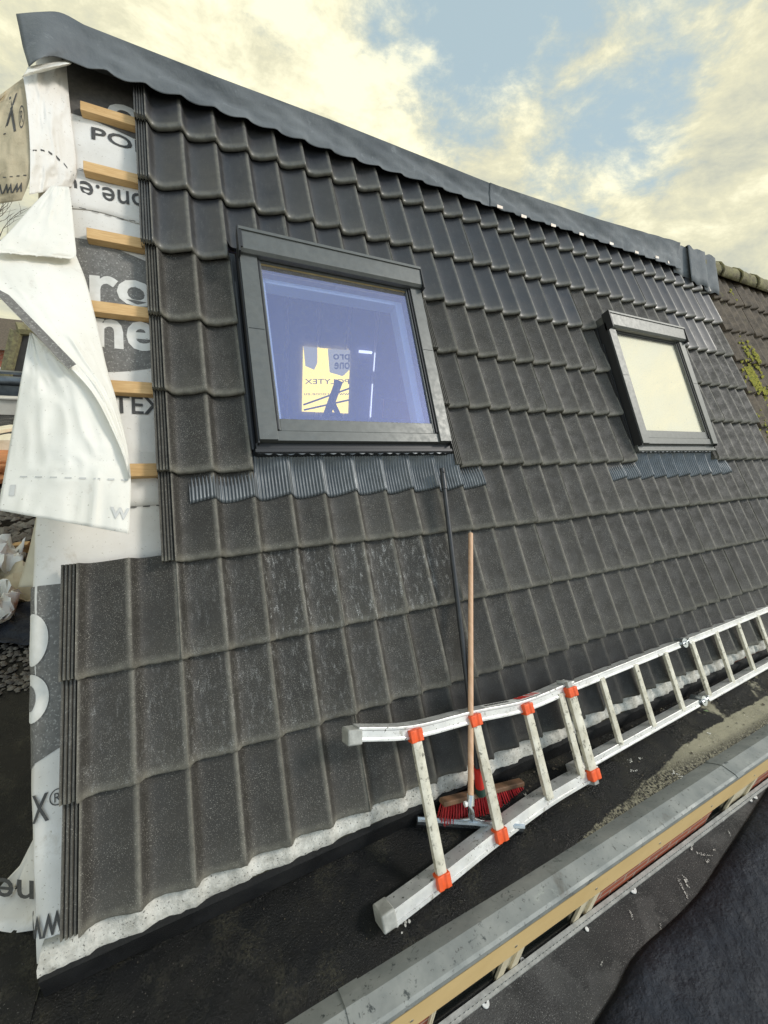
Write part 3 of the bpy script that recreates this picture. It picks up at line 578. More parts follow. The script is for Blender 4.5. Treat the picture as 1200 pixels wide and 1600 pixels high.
# ---------------- roof windows
def roof_window(x0, second=False):
    fr = lambda x, v, n: rf(x0+x, v, n)
    wlabel = 'right-hand roof window with a flat cream panel behind its pane' if second else 'left-hand roof window with a bluish pane showing the attic inside'
    f = MB()
    f.box((0, .452, -.06), (.075, 1.372, .052), fr=fr); f.box((.884, .452, -.06), (.950, 1.372, .052), fr=fr)      # side casings
    f.box((.075, .452, -.06), (.884, .496, .040), fr=fr)                                                                  # bottom casing
    f.box((0, 1.345, -.06), (.950, 1.46, .030), fr=fr)
    f.box((.004, .9705, .052), (.071, .973, .0535), 1, fr=fr); f.box((.888, .9705, .052), (.946, .973, .0535), 1, fr=fr)  # joints of the casings
    f.box((-.006, .44, -.05), (0, 1.40, .044), 1, fr=fr); f.box((.950, .44, -.05), (.955, 1.40, .044), 1, fr=fr)
    w = f.build('roof_window', ['alu_paint', 'alu_dark'], H, bevel=.0025, label=wlabel)
    c = MB(); c.prism([fr(.004, 1.352, .038), fr(.004, 1.350, .064), fr(.004, 1.362, .078), fr(.004, 1.452, .082), fr(.004, 1.470, .070), fr(.004, 1.470, .03)][::-1], XR*.945)
    c.box((.0, 1.452, .081), (.952, 1.468, .0885), fr=fr); c.build('top_cover', 'alu_paint', w, bevel=.0015)
    c = MB(); c.box((-.006, 1.335, .03), (.003, 1.472, .088), fr=fr); c.box((.003, 1.36, .0815), (.014, 1.45, .086), fr=fr); c.build('cover_end_cap', 'alu_dark', w, bevel=.001); c = MB(); c.box((.949, 1.335, .03), (.957, 1.472, .088), fr=fr); c.build('cover_end_cap', 'alu_dark', w, bevel=.001)
    s = MB()
    s.box((.078, .50, -.04), (.086, 1.36, .044), 1, fr=fr); s.box((.086, .50, -.04), (.093, 1.36, .036), fr=fr); s.box((.872, .50, -.04), (.882, 1.36, .044), 1, fr=fr); s.box((.862, .50, -.04), (.870, 1.36, .036), fr=fr)
    s.box((.094, .499, -.04), (.861, .555, .034), fr=fr); s.build('sash', ['alu_paint', 'alu_dark'], w, bevel=.0015)
    s = MB(); s.box((.094, 1.335, -.03), (.861, 1.35, .026), fr=fr); s.box((.094, 1.318, -.03), (.861, 1.328, .0), fr=fr); s.build('vent_strip', 'brass' if not second else 'alu_dark', w)
    s = MB()     # pale inner sash seen through the pane
    for a_, b_ in (((.085, .53, -.10), (.115, 1.33, -.03)), ((.82, .53, -.10), (.87, 1.33, -.03)), ((.115, .53, -.10), (.82, .565, -.03)), ((.115, 1.295, -.10), (.82, 1.33, -.03))): s.box(a_, b_, fr=fr)
    s.build('inner_sash', 'sash_white', w, bevel=.004)
    p = MB(); p.add([fr(.088, .55, .026), fr(.870, .55, .026), fr(.870, 1.335, .026), fr(.088, 1.335, .026)], [(0, 1, 2, 3)]); p.build('pane', 'glass2' if second else 'glass', w)
    if second: p = MB(); p.box((.094, .555, .012), (.861, 1.335, .014), fr=fr); p.build('cream_panel', 'cream_panel', w)  # flat cream panel close behind the right-hand pane
    # bottom gap strip + pleated apron
    b = MB(); b.box((-.012, .405, -.05), (.960, .4515, .014), fr=fr); b.box((-.018, .408, -.045), (.966, .424, .020), fr=fr); b.build('sill_strip', 'alu_dark' if not second else 'alu_paint', w, bevel=.002)
    g_ = MB(); g_.box((-.045, .41, -.09), (-.007, 1.44, -.045), fr=fr)
    g_.box((-.034, .43, -.045), (-.028, 1.40, -.015), fr=fr); g_.box((-.028, .43, -.045), (-.020, 1.25, -.005), fr=fr); g_.build('side_gutter', 'alu_dark', w)
    g_ = MB(); g_.box((.957, .41, -.09), (1.0, 1.44, -.045), fr=fr); g_.box((.974, .43, -.045), (.980, 1.40, -.015), fr=fr); g_.build('side_gutter', 'alu_dark', w)
    ap = MB(); xa, xb = x0-.275, x0+1.195; n = int((xb-xa)/.0027); rows = []
    for k, v in enumerate((.224, .2245, .24, .27, .31, .35, .385, .410)):
        r = []
        for i in range(n+1):
            x = xa+(xb-xa)*i/n; sag = 1. if v < .36 else max(.25, 1-(v-.36)/.05*.75); inside = x0-.02 < x < x0+1.035
            rib = .0034*math.sin(2*math.pi*x/.0135); hem = .004*math.sin(x*40)*0+.0025*math.sin(x*19)
            r.append(rf(x, v+(hem if k < 3 else 0)+.011*(prof(x/.15)/.031+.6)*(1 if k < 3 else .3 if k < 5 else 0), sag*prof(x/.15)*1.0-TH*min(v, .30)/G+.0075+rib-(.008 if k == 0 else 0)-(0 if inside else .016*max(0, min(1, (v-.29)/.05)))))
        rows.append(r)
    ap.grid(rows); ap.build('apron_flashing', 'lead', w, smooth=180)
    hm = MB(); m_ = 130; hm.sweep([rf(x0+.0+.93*i/m_, .407+.004*math.sin(i*.95), .006+.003*math.sin(i*.32)) for i in range(m_+1)], [(.004, -.003), (-.004, -.003), (-.004, .003), (.004, .003)], NR); hm.build('apron_hem', 'lead', w)
    return w
w1 = roof_window(.335); w2 = roof_window(2.875, True)

# ---------------- attic seen through the left window
def q4(mb, P, mi=0): mb.add(P, [(0, 1, 2, 3)], mi)
A = MB(); YB = 3.1
def roofZ(y): return min(Z0-.27+y*math.tan(AL), 2.86-(y-1.25)*.244) if y < 1.42 else 2.86-(y-1.25)*.244
y0 = -.42; prof_ = [(y0, .25), (YB, .25), (YB, roofZ(YB)), (1.30, 2.74), (y0, roofZ(y0))]
for X_ in (.02, 2.45): A.add([(X_, y, z) for y, z in prof_], [(0, 1, 2, 3, 4)])
q4(A, [(.02, YB, .25), (2.45, YB, .25), (2.45, YB, roofZ(YB)), (.02, YB, roofZ(YB))]); q4(A, [(.02, YB, roofZ(YB)), (2.45, YB, roofZ(YB)), (2.45, 1.30, 2.74), (.02, 1.30, 2.74)])
q4(A, [(.02, y0, .25), (2.45, y0, .25), (2.45, YB, .25), (.02, YB, .25)])
at_o = A.build('attic_room', 'room', H)
A = MB()
for k in range(6): x = .35+k*.34; A.box((x, YB-.02, .3), (x+.026, YB-.012, 2.38))
for k in range(8):
    y = 2.95-.17*k; zt = roofZ(y); A.box((.05, y, zt-.02), (2.4, y+.012, zt-.012))
for k in range(5): y = .9+k*.42; A.box((2.435, y, .3), (2.443, y+.022, min(2.4, roofZ(y)-.1)))
A.build('board_joints', 'room_line', at_o)
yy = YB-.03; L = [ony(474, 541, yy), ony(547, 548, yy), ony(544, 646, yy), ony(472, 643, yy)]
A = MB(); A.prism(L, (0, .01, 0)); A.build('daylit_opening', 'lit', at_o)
A = MB(); m0 = lambda px, py: ony(px, py, yy-.012)
for a_, b_ in (((474, 541), (496, 567)), ((512, 545), (547, 577))):
    A.prism([m0(a_[0], a_[1]), m0(b_[0], a_[1]+2), m0(b_[0], b_[1]), m0((a_[0]+b_[0])/2+6, b_[1]+11), m0(a_[0]+3, b_[1]+5)], (0, .006, 0))
A.build('opening_print', 'litgrey', at_o)
A = MB(); fo = lambda s, t: (lambda p: (p[0], yy-.022, p[2]))(m0(s, t))
for s_, bx_ in (('pro', (520, 546, 566, 553)), ('one', (522, 546, 577, 566))): text_into(A, s_, bx_, fo, mirror=True, weight=.02)
A.build('opening_letters', 'white_print', at_o)
A = MB(); text_into(A, 'POLYTEX', (476, 545, 600, 592), fo, mirror=True, weight=.005); text_into(A, 'www.proone.eu', (475, 545, 619, 614), fo, mirror=True)
for a_, b_ in (((473, 632), (546, 606)), ((474, 640), (546, 624))):
    p, q = m0(*a_), m0(*b_); A.tube([p+(0, -.03, 0), q+(0, -.03, 0)], .010, 6)
A.build('opening_letters', 'ink', at_o)
A = MB(); o_ = np.array([0, -.25, 0])
for a_, b_, r in (((519, 592), (499, 648), .045), ((508, 622), (519, 645), .03), ((497, 640), (524, 644), .02)): A.tube([m0(*a_)+o_, m0(*b_)+o_], r, 4)
A.build('sash_prop', 'black', at_o)
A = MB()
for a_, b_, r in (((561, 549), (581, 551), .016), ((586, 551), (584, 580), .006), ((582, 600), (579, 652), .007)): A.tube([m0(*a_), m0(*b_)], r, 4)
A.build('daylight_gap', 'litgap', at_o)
yy2 = 2.6; A = MB(); A.prism([ony(600, 624, yy2), ony(648, 632, yy2), ony(650, 655, yy2), ony(598, 654, yy2)], (0, .02, 0)); A.build('plywood_offcut', 'ply', at_o)
A = MB(); A.tube([ony(405, 432, 1.9), ony(520, 452, 1.9), ony(615, 470, 1.9)], .008, 6)  # thin white line under the attic ceiling, with short stubs
A.tube([ony(480, 446, 1.9), ony(480, 438, 1.9)], .006, 6); A.tube([ony(548, 457, 1.9), ony(548, 450, 1.9)], .006, 6); A.build('ceiling_line', 'room_line', at_o)

# ---------------- gutter edge, fascia and the facade under it
Z = MB(); Z.sweep([(-2.5, 0, 0), (9, 0, 0)], [(.923, -.002), (.950, .026), (.980, .052), (1.036, .058), (1.046, .054), (1.048, .030), (1.040, .028), (1.02, .035), (.97, .03), (.925, -.03)], (0, 0, 1)); Z.build('zinc_edge', 'zinc', H, smooth=25)
for x in (.40, 2.40, 4.4): Z = MB(); Z.sweep([(x, -.922, .0), (x, -.950, .0285), (x, -.980, .0545), (x, -1.036, .0605), (x, -1.0495, .055)], [(.03, -.001), (-.03, -.001), (-.03, .0012), (.03, .0012)], (0, 0, 1)); Z.build('zinc_seam', 'zinc', H)
F_ = MB(); F_.box((-2.5, -1.044, -.157), (9, -1.024, .026)); fas = F_.build('fascia_board', 'fascia', H, bevel=.002)
for k in range(14):
    x = .15+k*.42; F_ = MB(); F_.tube([(x, -1.0435, -.09), (x, -1.0455, -.09)], .006, 10); F_.build('screw_head', 'steel', fas, smooth=40)
F_ = MB(); F_.box((-2.5, -1.024, -.15), (9, -.90, -.14)); F_.build('soffit', 'cream', H)
F_ = MB(); F_.box((-2.5, -1.047, .018), (9, -1.0445, .0275)); F_.build('board_top_strip', 'brass', H)
wallX = [(-2.5, .84, 'b'), (.84, .862, 'f'), (.862, 1.235, 'g'), (1.235, 1.37, 'f'), (1.37, 1.77, 'g'), (1.77, 1.92, 'f'), (1.92, 3.10, 'b'), (3.10, 3.33, 'g'), (3.33, 3.66, 'f'), (3.66, 9, 'b')]
F_ = MB(); F_.box((-2.5, -.90, -6.1), (9, -.62, -1.02))
for x0, x1, t in wallX:
    if t == 'b': F_.box((x0, -.905, -1.02), (x1, -.62, -.15))
F_.build('front_wall', 'brick', H)
for x0, x1 in ((.84, 1.92), (3.10, 3.66)):
    F_ = MB(); F_.box((x0, -.899, -1.15), (x1, -.87, -.15), 1)
    for a_, b_, t in wallX:
        if t == 'f' and a_ >= x0-.01 and b_ <= x1+.01:
            wd = (b_-a_); F_.box((a_, -.915, -1.0), (a_+min(.045, wd*.45), -.88, -.15)); F_.box((b_-min(.045, wd*.4), -.915, -1.0), (b_, -.88, -.15)); F_.box((a_, -.903, -1.0), (b_, -.885, -.15))
    w_ = F_.build('facade_window', ['cream', 'darkglass'], H)
    c_ = MB(); c_.box((x0+.3 if x0 < 1 else x0+.02, -.897, -1.), (x0+.345 if x0 < 1 else x0+.08, -.891, -.15)); c_.build('curtain', 'sheet_aged', w_)
F_ = MB(); F_.box((-2.5, -.935, -1.0), (9, -.917, -.965)); F_.box((-2.5, -.947, -1.0), (9, -.935, -.985)); ed = F_.build('wall_flashing', 'greyplastic', H)
F_ = MB()
for k in range(170):
    x = .5+k*.025; F_.box((x, -.9365, -.979), (x+.008, -.9345, -.973))
F_.build('flashing_perforation', 'alu_dark', ed)

# bitumen laps on the gutter floor
def patch(name, pts, z, mat, kind_label=None, **k):
    m = MB(); P3 = [onz(a_, b_, z) for a_, b_ in pts]; m.prism([p-np.array([0, 0, .003]) for p in P3][::-1], (0, 0, .003)); return m.build(name, mat, **k)

# ================================================================== NEIGHBOUR ROOF (right)
NB = empty('neighbour_house', (8, 1.4, 0), 'neighbouring house with weathered brown mossy roof tiles at the right edge', 'house')
T = MB()
for r in range(-1, 7):
    u = 32.5
    while u < 66: tile(T, u, u+2, r, mi=0, dx=.012, jig=3., joint=False, v0=r*G-.035); u += 2
T.build('roof_tiles', 'tile_old', NB, smooth=48)
for k in range(12):
    x = 4.72+k*.36; t = MB(); m_ = 9
    P_ = []
    for s in (0, .02, .06, .11, .16, .21, .26, .31, .345, .375):
        rad = .095+(.010 if s < .05 else 0)-.012*s
        P_.append([np.array([x+s, 1.43, 2.965])+np.array([0, math.cos(a_)*1.1, math.sin(a_)])*(rad+random.uniform(-.006, .008)) for a_ in np.linspace(-.35, math.pi+.35, m_)])
    t.grid(P_, flip=True); t.build('ridge_tile', 'ridge_old', NB, smooth=60, solid=.016)
ms = MB()
for cx, cv, wx, wv, n_ in ((5.05, 1.18, .075, .12, 420), (5.13, 1.42, .035, .12, 150), (5.27, 1.40, .035, .14, 150), (5.75, 1.1, .08, .05, 60), (5.2, 1.0, .05, .09, 80), (5.9, 1.75, .08, .04, 40), (5.3, 2.15, .04, .05, 30), (5.0, .6, .1, .15, 60)):
    for k in range(n_):
        x = cx+random.gauss(0, wx*.6); v = cv+random.gauss(0, wv*.6); r = random.uniform(.007, .02)
        n = prof((x-.012)/.15)-TH*((v+.035) % G)/G
        p = rf(x, v, n); kk = 6; a0 = random.uniform(0, 6)
        ms.add([p+XR*r*math.cos(a0+6.28*j/kk)+UR*r*math.sin(a0+6.28*j/kk) for j in range(kk)]+[p+NR*r*.8], [(j, (j+1) % kk, kk) for j in range(kk)])
ms.build('moss_clumps', 'moss', NB, kind='stuff', smooth=60)
t = MB(); t.box((5.62, 1.42, .0), (6.6, 1.50, .07), fr=rf); t.box((5.62, .5, .0), (5.70, 1.42, .06), fr=rf); nw = t.build('roof_window', 'alu_paint', NB, bevel=.004)
t = MB(); t.box((5.70, .5, -.02), (6.6, 1.42, .02), fr=rf); t.build('pane', 'darkglass', nw)
t = MB(); t.box((4.83, -.60, -6), (12, -.4, .2)); t.box((12, -.6, -6), (12.2, 3.4, .2)); t.prism([rf(4.8, 2.45, -.06), rf(12, 2.45, -.06), (12, 3.4, .1), (4.8, 3.4, .1)], (0, 0, -.03)); t.build('wall', 'brick', NB)

# ================================================================== LADDER
LD = dict(r1=((648.3, 1152), (688.7, 1366.7)), r2=((741, 1128), (778.5, 1297)), r3=((822.5, 1110), (855.5, 1242)), d=((888.5, 1082.5), (921.5, 1203.5)), r5=((940.7, 1061.5), (969, 1160.6)), r6=((991.7, 1041.6), (1020, 1133.7)), r7=((1037, 1021.8), (1065.4, 1106.8)), r8=((1081, 1004.8), (1106.5, 1084)), r9=((1116.4, 990.7), (1143, 1065.7)), r10=((1151.8, 975), (1177, 1047)))
TB = {}
for k, (t_, b_) in LD.items():
    B0 = onz(b_[0], b_[1], .075); TB[k] = (onx(t_[0], t_[1], B0[0]), B0)
names = ['r5', 'r6', 'r7', 'r8', 'r9', 'r10']
yb = np.polyfit([TB[k][1][0] for k in names], [TB[k][1][1] for k in names], 1); yt = np.polyfit([TB[k][0][0] for k in names], [TB[k][0][1] for k in names], 1); zt = np.polyfit([TB[k][0][0] for k in names], [TB[k][0][2] for k in names], 1)
LA = empty('ladder', (2.2, -.66, .0), 'folding aluminium ladder with orange collars lying on its side against the roof tiles', 'ladder')
lo = lambda x: np.array([x, np.polyval(yb, x), .075]); hi = lambda x: np.array([x, np.polyval(yt, x), np.polyval(zt, x)])
sp = .292; x5 = TB['r5'][1][0]
nrm = lambda p, q: (lambda w: w/np.linalg.norm(w))(np.cross(XR, np.array(q)-np.array(p)))   # towards the camera side
NL = np.cross(XR, hi(2.5)-lo(2.5)); NL /= np.linalg.norm(NL)
if NL[1] > 0: NL = -NL
SL = hi(2.5)-lo(2.5); SL /= np.linalg.norm(SL)
T1, B1 = TB['r1']; T2, B2 = TB['r2']; T3, B3 = TB['r3']; Td, Bd = TB['d']
endB = onz(600, 1431, .075); endT = onx(549, 1161, endB[0]-.02)
def rail(mb, path, hs, hn, back, mi=0):     # C-shaped rail: hs along the rungs, hn along the ladder normal
    pr_ = [(-hs, -hn*2+back), (hs, -hn*2+back), (hs, -hn*1.35+back), (hs-.005, -hn*1.3+back), (hs-.005, -hn*.75+back), (hs, -hn*.7+back), (hs, back), (hs*.55, back), (hs*.55, back-.004), (-hs*.55, back-.004), (-hs*.55, back), (-hs, back)]
    mb.sweep(path, pr_, NL, mi)
off = -.006
for nm, pth in (('low', cpath([endB+np.array([.03, 0, 0]), B1, B2, B3, Bd, Bd+np.array([.05, .0, 0])])), ('top', cpath([endT+np.array([.03, 0, 0]), T1, T2, T3, Td, Td+np.array([.05, 0, 0])]))):
    m_ = MB(); rail(m_, [p-SL*.020 if nm == 'low' else p+SL*.020 for p in pth], .024, .034, .006); o = m_.build('rail', 'alum', LA, bevel=.002)
    if nm == 'top':      # sticker on the top face of the rail
        sp_ = [p+SL*.0450-NL*.026 for p in cpath([T2*.75+T3*.25, T2*.45+T3*.55, T2*.1+T3*.9, T3*.6+Td*.4])]
        st = MB(); st.sweep(sp_, [(-.0006, -.022), (.0006, -.022), (.0006, .022), (-.0006, .022)], NL); st.build('sticker', 'white', o)
        st = MB()
        for k in range(5):
            q = len(sp_)*.62+k*1.15; i = int(q); p = sp_[min(i, len(sp_)-1)]+SL*.0012+XR*(.03*(q-i)); st.prism([p-NL*.018, p-NL*.018+XR*.014, p+NL*.018+XR*.03, p+NL*.018+XR*.016], SL*.0006)
        st.build('sticker_stripe', 'red', o)
        st = MB()
        for k in range(9):
            i = 1+k; p = sp_[min(i, len(sp_)-1)]+SL*.0012; st.prism([p-NL*.008, p-NL*.008+XR*.009, p+NL*.010+XR*.011, p+NL*.010+XR*.002], SL*.0006)
        st.build('sticker_lettering', 'ink', o)
for nm, f_, x0, x1 in (('low', lo, Bd[0]-.06, 2.70), ('top', hi, Bd[0]-.06, 2.70), ('low', lo, 2.80, 3.95), ('top', hi, 2.80, 3.95), ('low', lo, 4.05, 5.6), ('top', hi, 4.05, 5.6)):
    m_ = MB(); sg = -1 if nm == 'low' else 1; dd = .004 if x0 > 2.75 and x0 < 4 else 0
    rail(m_, [f_(x)+SL*sg*(.017) for x in np.linspace(x0, x1, 8)], .018, .029, .004+dd); m_.build('rail', 'alum', LA, bevel=.0015)
for cx, pth in ((0, [endB+np.array([-.012, 0, -.0]), endB+(B1-endB)*.17]), (1, [endT+np.array([-.012, 0, 0]), endT+(T1-endT)*.17])):
    m_ = MB(); sg = -1 if cx == 0 else 1; m_.sweep([p+SL*.020*sg for p in pth], [(-.0265, -.066), (.0265, -.066), (.0265, .010), (-.0265, .010)], NL); m_.build('end_cap', 'greyplastic', LA, bevel=.006, smooth=40)
def rung(t_, b_, w=.018, th=.009, mat='alum_dirty', inset=.0, off=.0):
    m_ = MB(); d_ = t_-b_; d_ /= np.linalg.norm(d_)
    pr_ = [(-w, -th), (-w*.55, -th*1.35), (w*.55, -th*1.35), (w, -th), (w, th), (w*.55, th*1.3), (-w*.55, th*1.3), (-w, th)]
    m_.sweep([b_-d_*inset+NL*off, t_+d_*inset+NL*off], pr_, NL); return m_.build('rung', mat, LA, smooth=30)
def collar(p, w=.027, l=.022, th=.019, off=.006):
    m_ = MB(); m_.sweep([p-SL*l+NL*off, p+SL*l+NL*off], [(-w, -th), (w, -th), (w, th), (w*.30, th*1.05), (w*.15, th*.86), (-w*.15, th*.86), (-w*.30, th*1.05), (-w, th)], NL); return m_.build('collar', 'orange', LA, bevel=.004, smooth=40)
for k in ('r1', 'r2', 'r3'):
    t_, b_ = TB[k]; rung(t_, b_, .019, .010, off=.006, inset=.012)
    collar(t_+SL*.010)
    if k != 'r3': collar(b_-SL*.012)
rung(Td, Bd, .024, .011, off=.012, inset=.03); rung(Td+XR*-.055, Bd+XR*-.055, .017, .008, inset=.012); collar(Td+SL*.008, .030, off=.015); collar(Bd-SL*.012, .030, off=.015)
for p, sg in ((Td, 1), (Bd, -1)):
    m_ = MB(); q = p+SL*sg*.032+NL*.014; m_.sweep([q-SL*sg*.012, q+SL*sg*.022], [(-.015, -.010), (.015, -.010), (.015, .010), (-.015, .010)], NL)
    m_.tube([q+SL*sg*.018-NL*.0, q+SL*sg*.022-NL*.045-XR*.03], .009, 8); m_.build('lock_hook', 'greyplastic', LA, bevel=.004, smooth=40)
x = x5
k = 0
while x < 5.4:
    if k != 7: rung(hi(x), lo(x), .0165, .008, inset=.008)
    else:
        rung(hi(x), lo(x), .024, .011, inset=.02, off=.012); rung(hi(x-.055), lo(x-.055), .016, .008, inset=.01); collar(hi(x)+SL*.008, .030, off=.014); collar(lo(x)-SL*.012, .030, off=.014)
        q = hi(x)+SL*.03+NL*.014; m_ = MB(); m_.sweep([q-SL*.01, q+SL*.02], [(-.015, -.01), (.015, -.01), (.015, .01), (-.015, .01)], NL); m_.build('lock_hook', 'greyplastic', LA, bevel=.004, smooth=40)
    x += sp*.995; k += 1
for f_, sg in ((lo, -1), (hi, 1)):
    for xx in (2.75,):
        m_ = MB(); p = f_(xx)+SL*sg*.017-NL*.027
        m_.sweep([p-XR*.085, p+XR*.085], [(-.008, -.022), (.008, -.022), (.008, .022), (-.008, .022)], NL)
        c0 = p+SL*(-sg if sg < 0 else sg)*0; m_.tube([p-NL*.034, p+NL*.034], .028, 16); m_.tube([p-NL*.040, p+NL*.042], .010, 10)
        m_.tube([p+NL*.036-XR*.03, p+NL*.036+XR*.035+SL*.008], .005, 8); m_.build('hinge', 'steel', LA, smooth=40)

# ================================================================== BROOM
BR = empty('broom', (1.18, -.66, 0.), 'push broom with red bristles and long black handle leaning on the roof', 'broom')
ht = onr(691, 735, .020); hb = ony(746, 1200, -.625)
m_ = MB(); m_.tube([ht, ht*.6+hb*.4, hb], [.0115, .0125, .0125], 12); hd = m_.build('handle', 'black', BR, smooth=50)
m_ = MB(); dv_ = (hb-ht)/np.linalg.norm(hb-ht); m_.tube([ht-dv_*.01, ht+dv_*.10], [.0135, .0155], 12); m_.build('hanging_cap', 'black', hd, smooth=50)
m_ = MB(); m_.tube([ht+dv_*.012-NR*.0, ht+dv_*.012+NR*.0175], .006, 8); m_.build('hanging_hole', 'rubber', hd)
sb = ony(750, 1228, -.645)
m_ = MB(); m_.tube([hb-(sb-hb)*.05, hb+(sb-hb)*.75, sb], [.017, .021, .021], 14); m_.build('socket', 'red', BR, smooth=50)
m_ = MB(); m_.tube([sb, sb+(sb-hb)*.35], [.022, .026], 12); m_.build('socket_base', 'green', BR, smooth=50)
bA, bB = ony(690, 1254, -.640), ony(815, 1222, -.650); up_ = np.array([0, .35, .94])
axis = bB-bA; Lb = np.linalg.norm(axis)
m_ = MB(); pts = [bA+axis*t for t in np.linspace(0, 1, 9)]
vs_ = []; m_.sweep(pts, [(-.020, -.008), (.020, -.008), (.017, .011), (-.017, .011)], up_); m_.build('brush_block', 'brush_wood', BR, bevel=.004)
m_ = MB(); ax = axis/Lb; sdv = np.cross(ax, up_); sdv /= np.linalg.norm(sdv)
for i in range(34):
    for j in range(4):
        t = (i+.5+.25*(j % 2))/34.5; a_ = bA+ax*Lb*(.01+.98*t)+sdv*(j-1.5)*.009-up_*.008; lean = (t-.5)*.075; tl = random.uniform(.94, 1.04)
        for q in range(9):
            L2 = .066*(1-.10*abs(t-.5)*2)*tl*random.uniform(.95, 1.02); o1 = np.array([random.gauss(0, .0009), random.gauss(0, .0009), 0]); o2 = ax*(lean*.8+random.gauss(0, .0022))+sdv*((j-1.5)*.006+random.gauss(0, .002))
            tip = a_-up_*L2+o2+np.array([0, -.010, 0]); m_.tube([a_+o1, (a_+tip)/2+o1*1.5, tip], [.0011, .0010, .0007], 3, mi=(0 if (q+i) % 3 else 1), cap=False)
m_.build('bristles', ['bristle', 'bristle_dark'], BR)

# ================================================================== SQUEEGEE
SQ = empty('squeegee', (1.02, -.70, 0.), 'floor squeegee with wooden handle and galvanised head in front of the broom', 'squeegee')
s0, s1 = onz(652, 1281, .045), onz(818, 1292, .045); c0 = s0+(s1-s0)*.5; sc0 = onz(736, 1285, .045)
m_ = MB(); m_.sweep([s0, s1], [(-.012, -.018), (.012, -.018), (.010, .012), (.004, .018), (-.004, .018), (-.010, .012)], (0, -.25, .97)); m_.build('head', 'steel', SQ, smooth=30)
m_ = MB(); m_.sweep([s0+(0, -.004, -.020), s1+(0, -.004, -.020)], [(-.004, -.024), (.004, -.024), (.004, .004), (-.004, .004)], (0, -.25, .97)); m_.build('blade', 'rubber', SQ)
wt = onr(735.5, 834, .016); wb = ony(735.5, 1258, sc0[1]-.005)
m_ = MB(); m_.tube([wt, wt*.5+wb*.5, wb], .0118, 12); m_.tube([wt, wt+(wt-wb)*.004], [.0118, .008], 12); m_.build('handle', 'handle_wood', SQ, smooth=50)
dw = (wb-wt)/np.linalg.norm(wb-wt)
m_ = MB(); m_.tube([wb-dw*.035, wb, wb+dw*.02, sc0+(0, .003, .03), sc0], [.0150, .0150, .0135, .013, .013], 12)
bdr = (s1-s0)/np.linalg.norm(s1-s0)
for sgn in (-1, 1): m_.tube([sc0+(0, .001, .030), sc0+bdr*sgn*.012+(0, 0, .020), sc0+bdr*sgn*.035+(0, 0, .013), sc0+bdr*sgn*.06+(0, 0, .010)], [.009, .008, .006, .005], 8)
m_.build('socket', 'steel', SQ, smooth=50)
m_ = MB(); p = wb-dw*.012; m_.tube([p, p-XR*.024], .0045, 8); m_.tube([p-XR*.020-(0, .001, 0), p-XR*.030], .010, 8); m_.build('wing_screw', 'white', SQ, smooth=40)

# ================================================================== LOOSE UNDERLAY SHEETS
def sheet_grid(rows, nu=44, nv=30, wob=.008, seed=1, cells=(4, 4)):
    """rows: list of (left(px,py,n), right(px,py,n)[, mid bulge]) from top to bottom; n is the distance off the roof slope"""
    Lc = [onr(*r[0]) for r in rows]; Rc = [onr(*r[1]) for r in rows]; bl_ = [r[2] if len(r) > 2 else 0. for r in rows]
    Lp, Rp = cpath(Lc, 12), cpath(Rc, 12); bp_ = np.interp(np.linspace(0, 1, len(Lp)), np.linspace(0, 1, len(bl_)), bl_)
    nz = smoothnoise((len(Lp), nu), cells, seed); nzr = smoothnoise((len(Lp), nu), (6, 5), seed+70); nzr2 = smoothnoise((len(Lp), nu), (13, 9), seed+90); out = []
    for i in range(len(Lp)):
        r = []
        for j in range(nu):
            t = j/(nu-1); p = Lp[i]*(1-t)+Rp[i]*t; toc = CW-p; toc /= np.linalg.norm(toc)
            ed_ = min(1, 4*t, 4*(1-t)); bl2 = (abs(nzr[i, j])-.3)*wob*1.6+(abs(nzr2[i, j])-.3)*wob*.7; r.append(p+toc*(bp_[i]*4*t*(1-t)+wob*nz[i, j]*(.35+.65*ed_)-bl2*(.3+.7*ed_)))
        out.append(r)
    return out
def gfn(Gd, off=.003):
    ni, nj = len(Gd), len(Gd[0])
    def f(s, t):      # s across 0..1, t down 0..1
        a_ = min(max(t, 0), 1)*(ni-1); b_ = min(max(s, 0), 1)*(nj-1); i = min(int(a_), ni-2); j = min(int(b_), nj-2); fa, fb = a_-i, b_-j
        p = (Gd[i][j]*(1-fa)+Gd[i+1][j]*fa)*(1-fb)+(Gd[i][j+1]*(1-fa)+Gd[i+1][j+1]*fa)*fb; toc = CW-p; return p+toc/np.linalg.norm(toc)*off
    return f
# A: brown flap at the upper left, its printed face to the camera
ga = sheet_grid([((-2, 150, -.02), (36, 122, -.01), 0), ((-40, 190, -.06), (43, 150, .0), .02), ((-60, 240, -.08), (46, 215, .02), .03), ((-60, 285, -.08), (47, 275, .02), .03), ((-50, 325, -.06), (34, 313, .0), .01)], seed=3, wob=.012)
SA_ = MB(); SA_.grid(ga); sa = SA_.build('underlay_sheet', 'sheet_aged', smooth=180, solid=.0006, label='brownish printed flap of underlay blowing off the upper left corner of the roof', cat='membrane sheet')
m_ = MB(); f_ = gfn(ga)
def inbox(fn, box): return lambda a, b: fn(a, b)
text_into(m_, 'X', (.60, .80, .44, .16), f_, weight=.01); text_into(m_, 'R', (.862, .905, .40, .33), f_)
ring = lambda r: [f_(.883+r*.045*math.cos(q*math.pi/12), .365+r*.068*math.sin(q*math.pi/12)) for q in range(24)]
a_, b_ = ring(1), ring(.85); m_.add(a_+b_, [(q, (q+1) % 24, 24+(q+1) % 24, 24+q) for q in range(24)])
text_into(m_, 'www', (.45, .94, .90, .80), f_, rot=True, weight=.01)
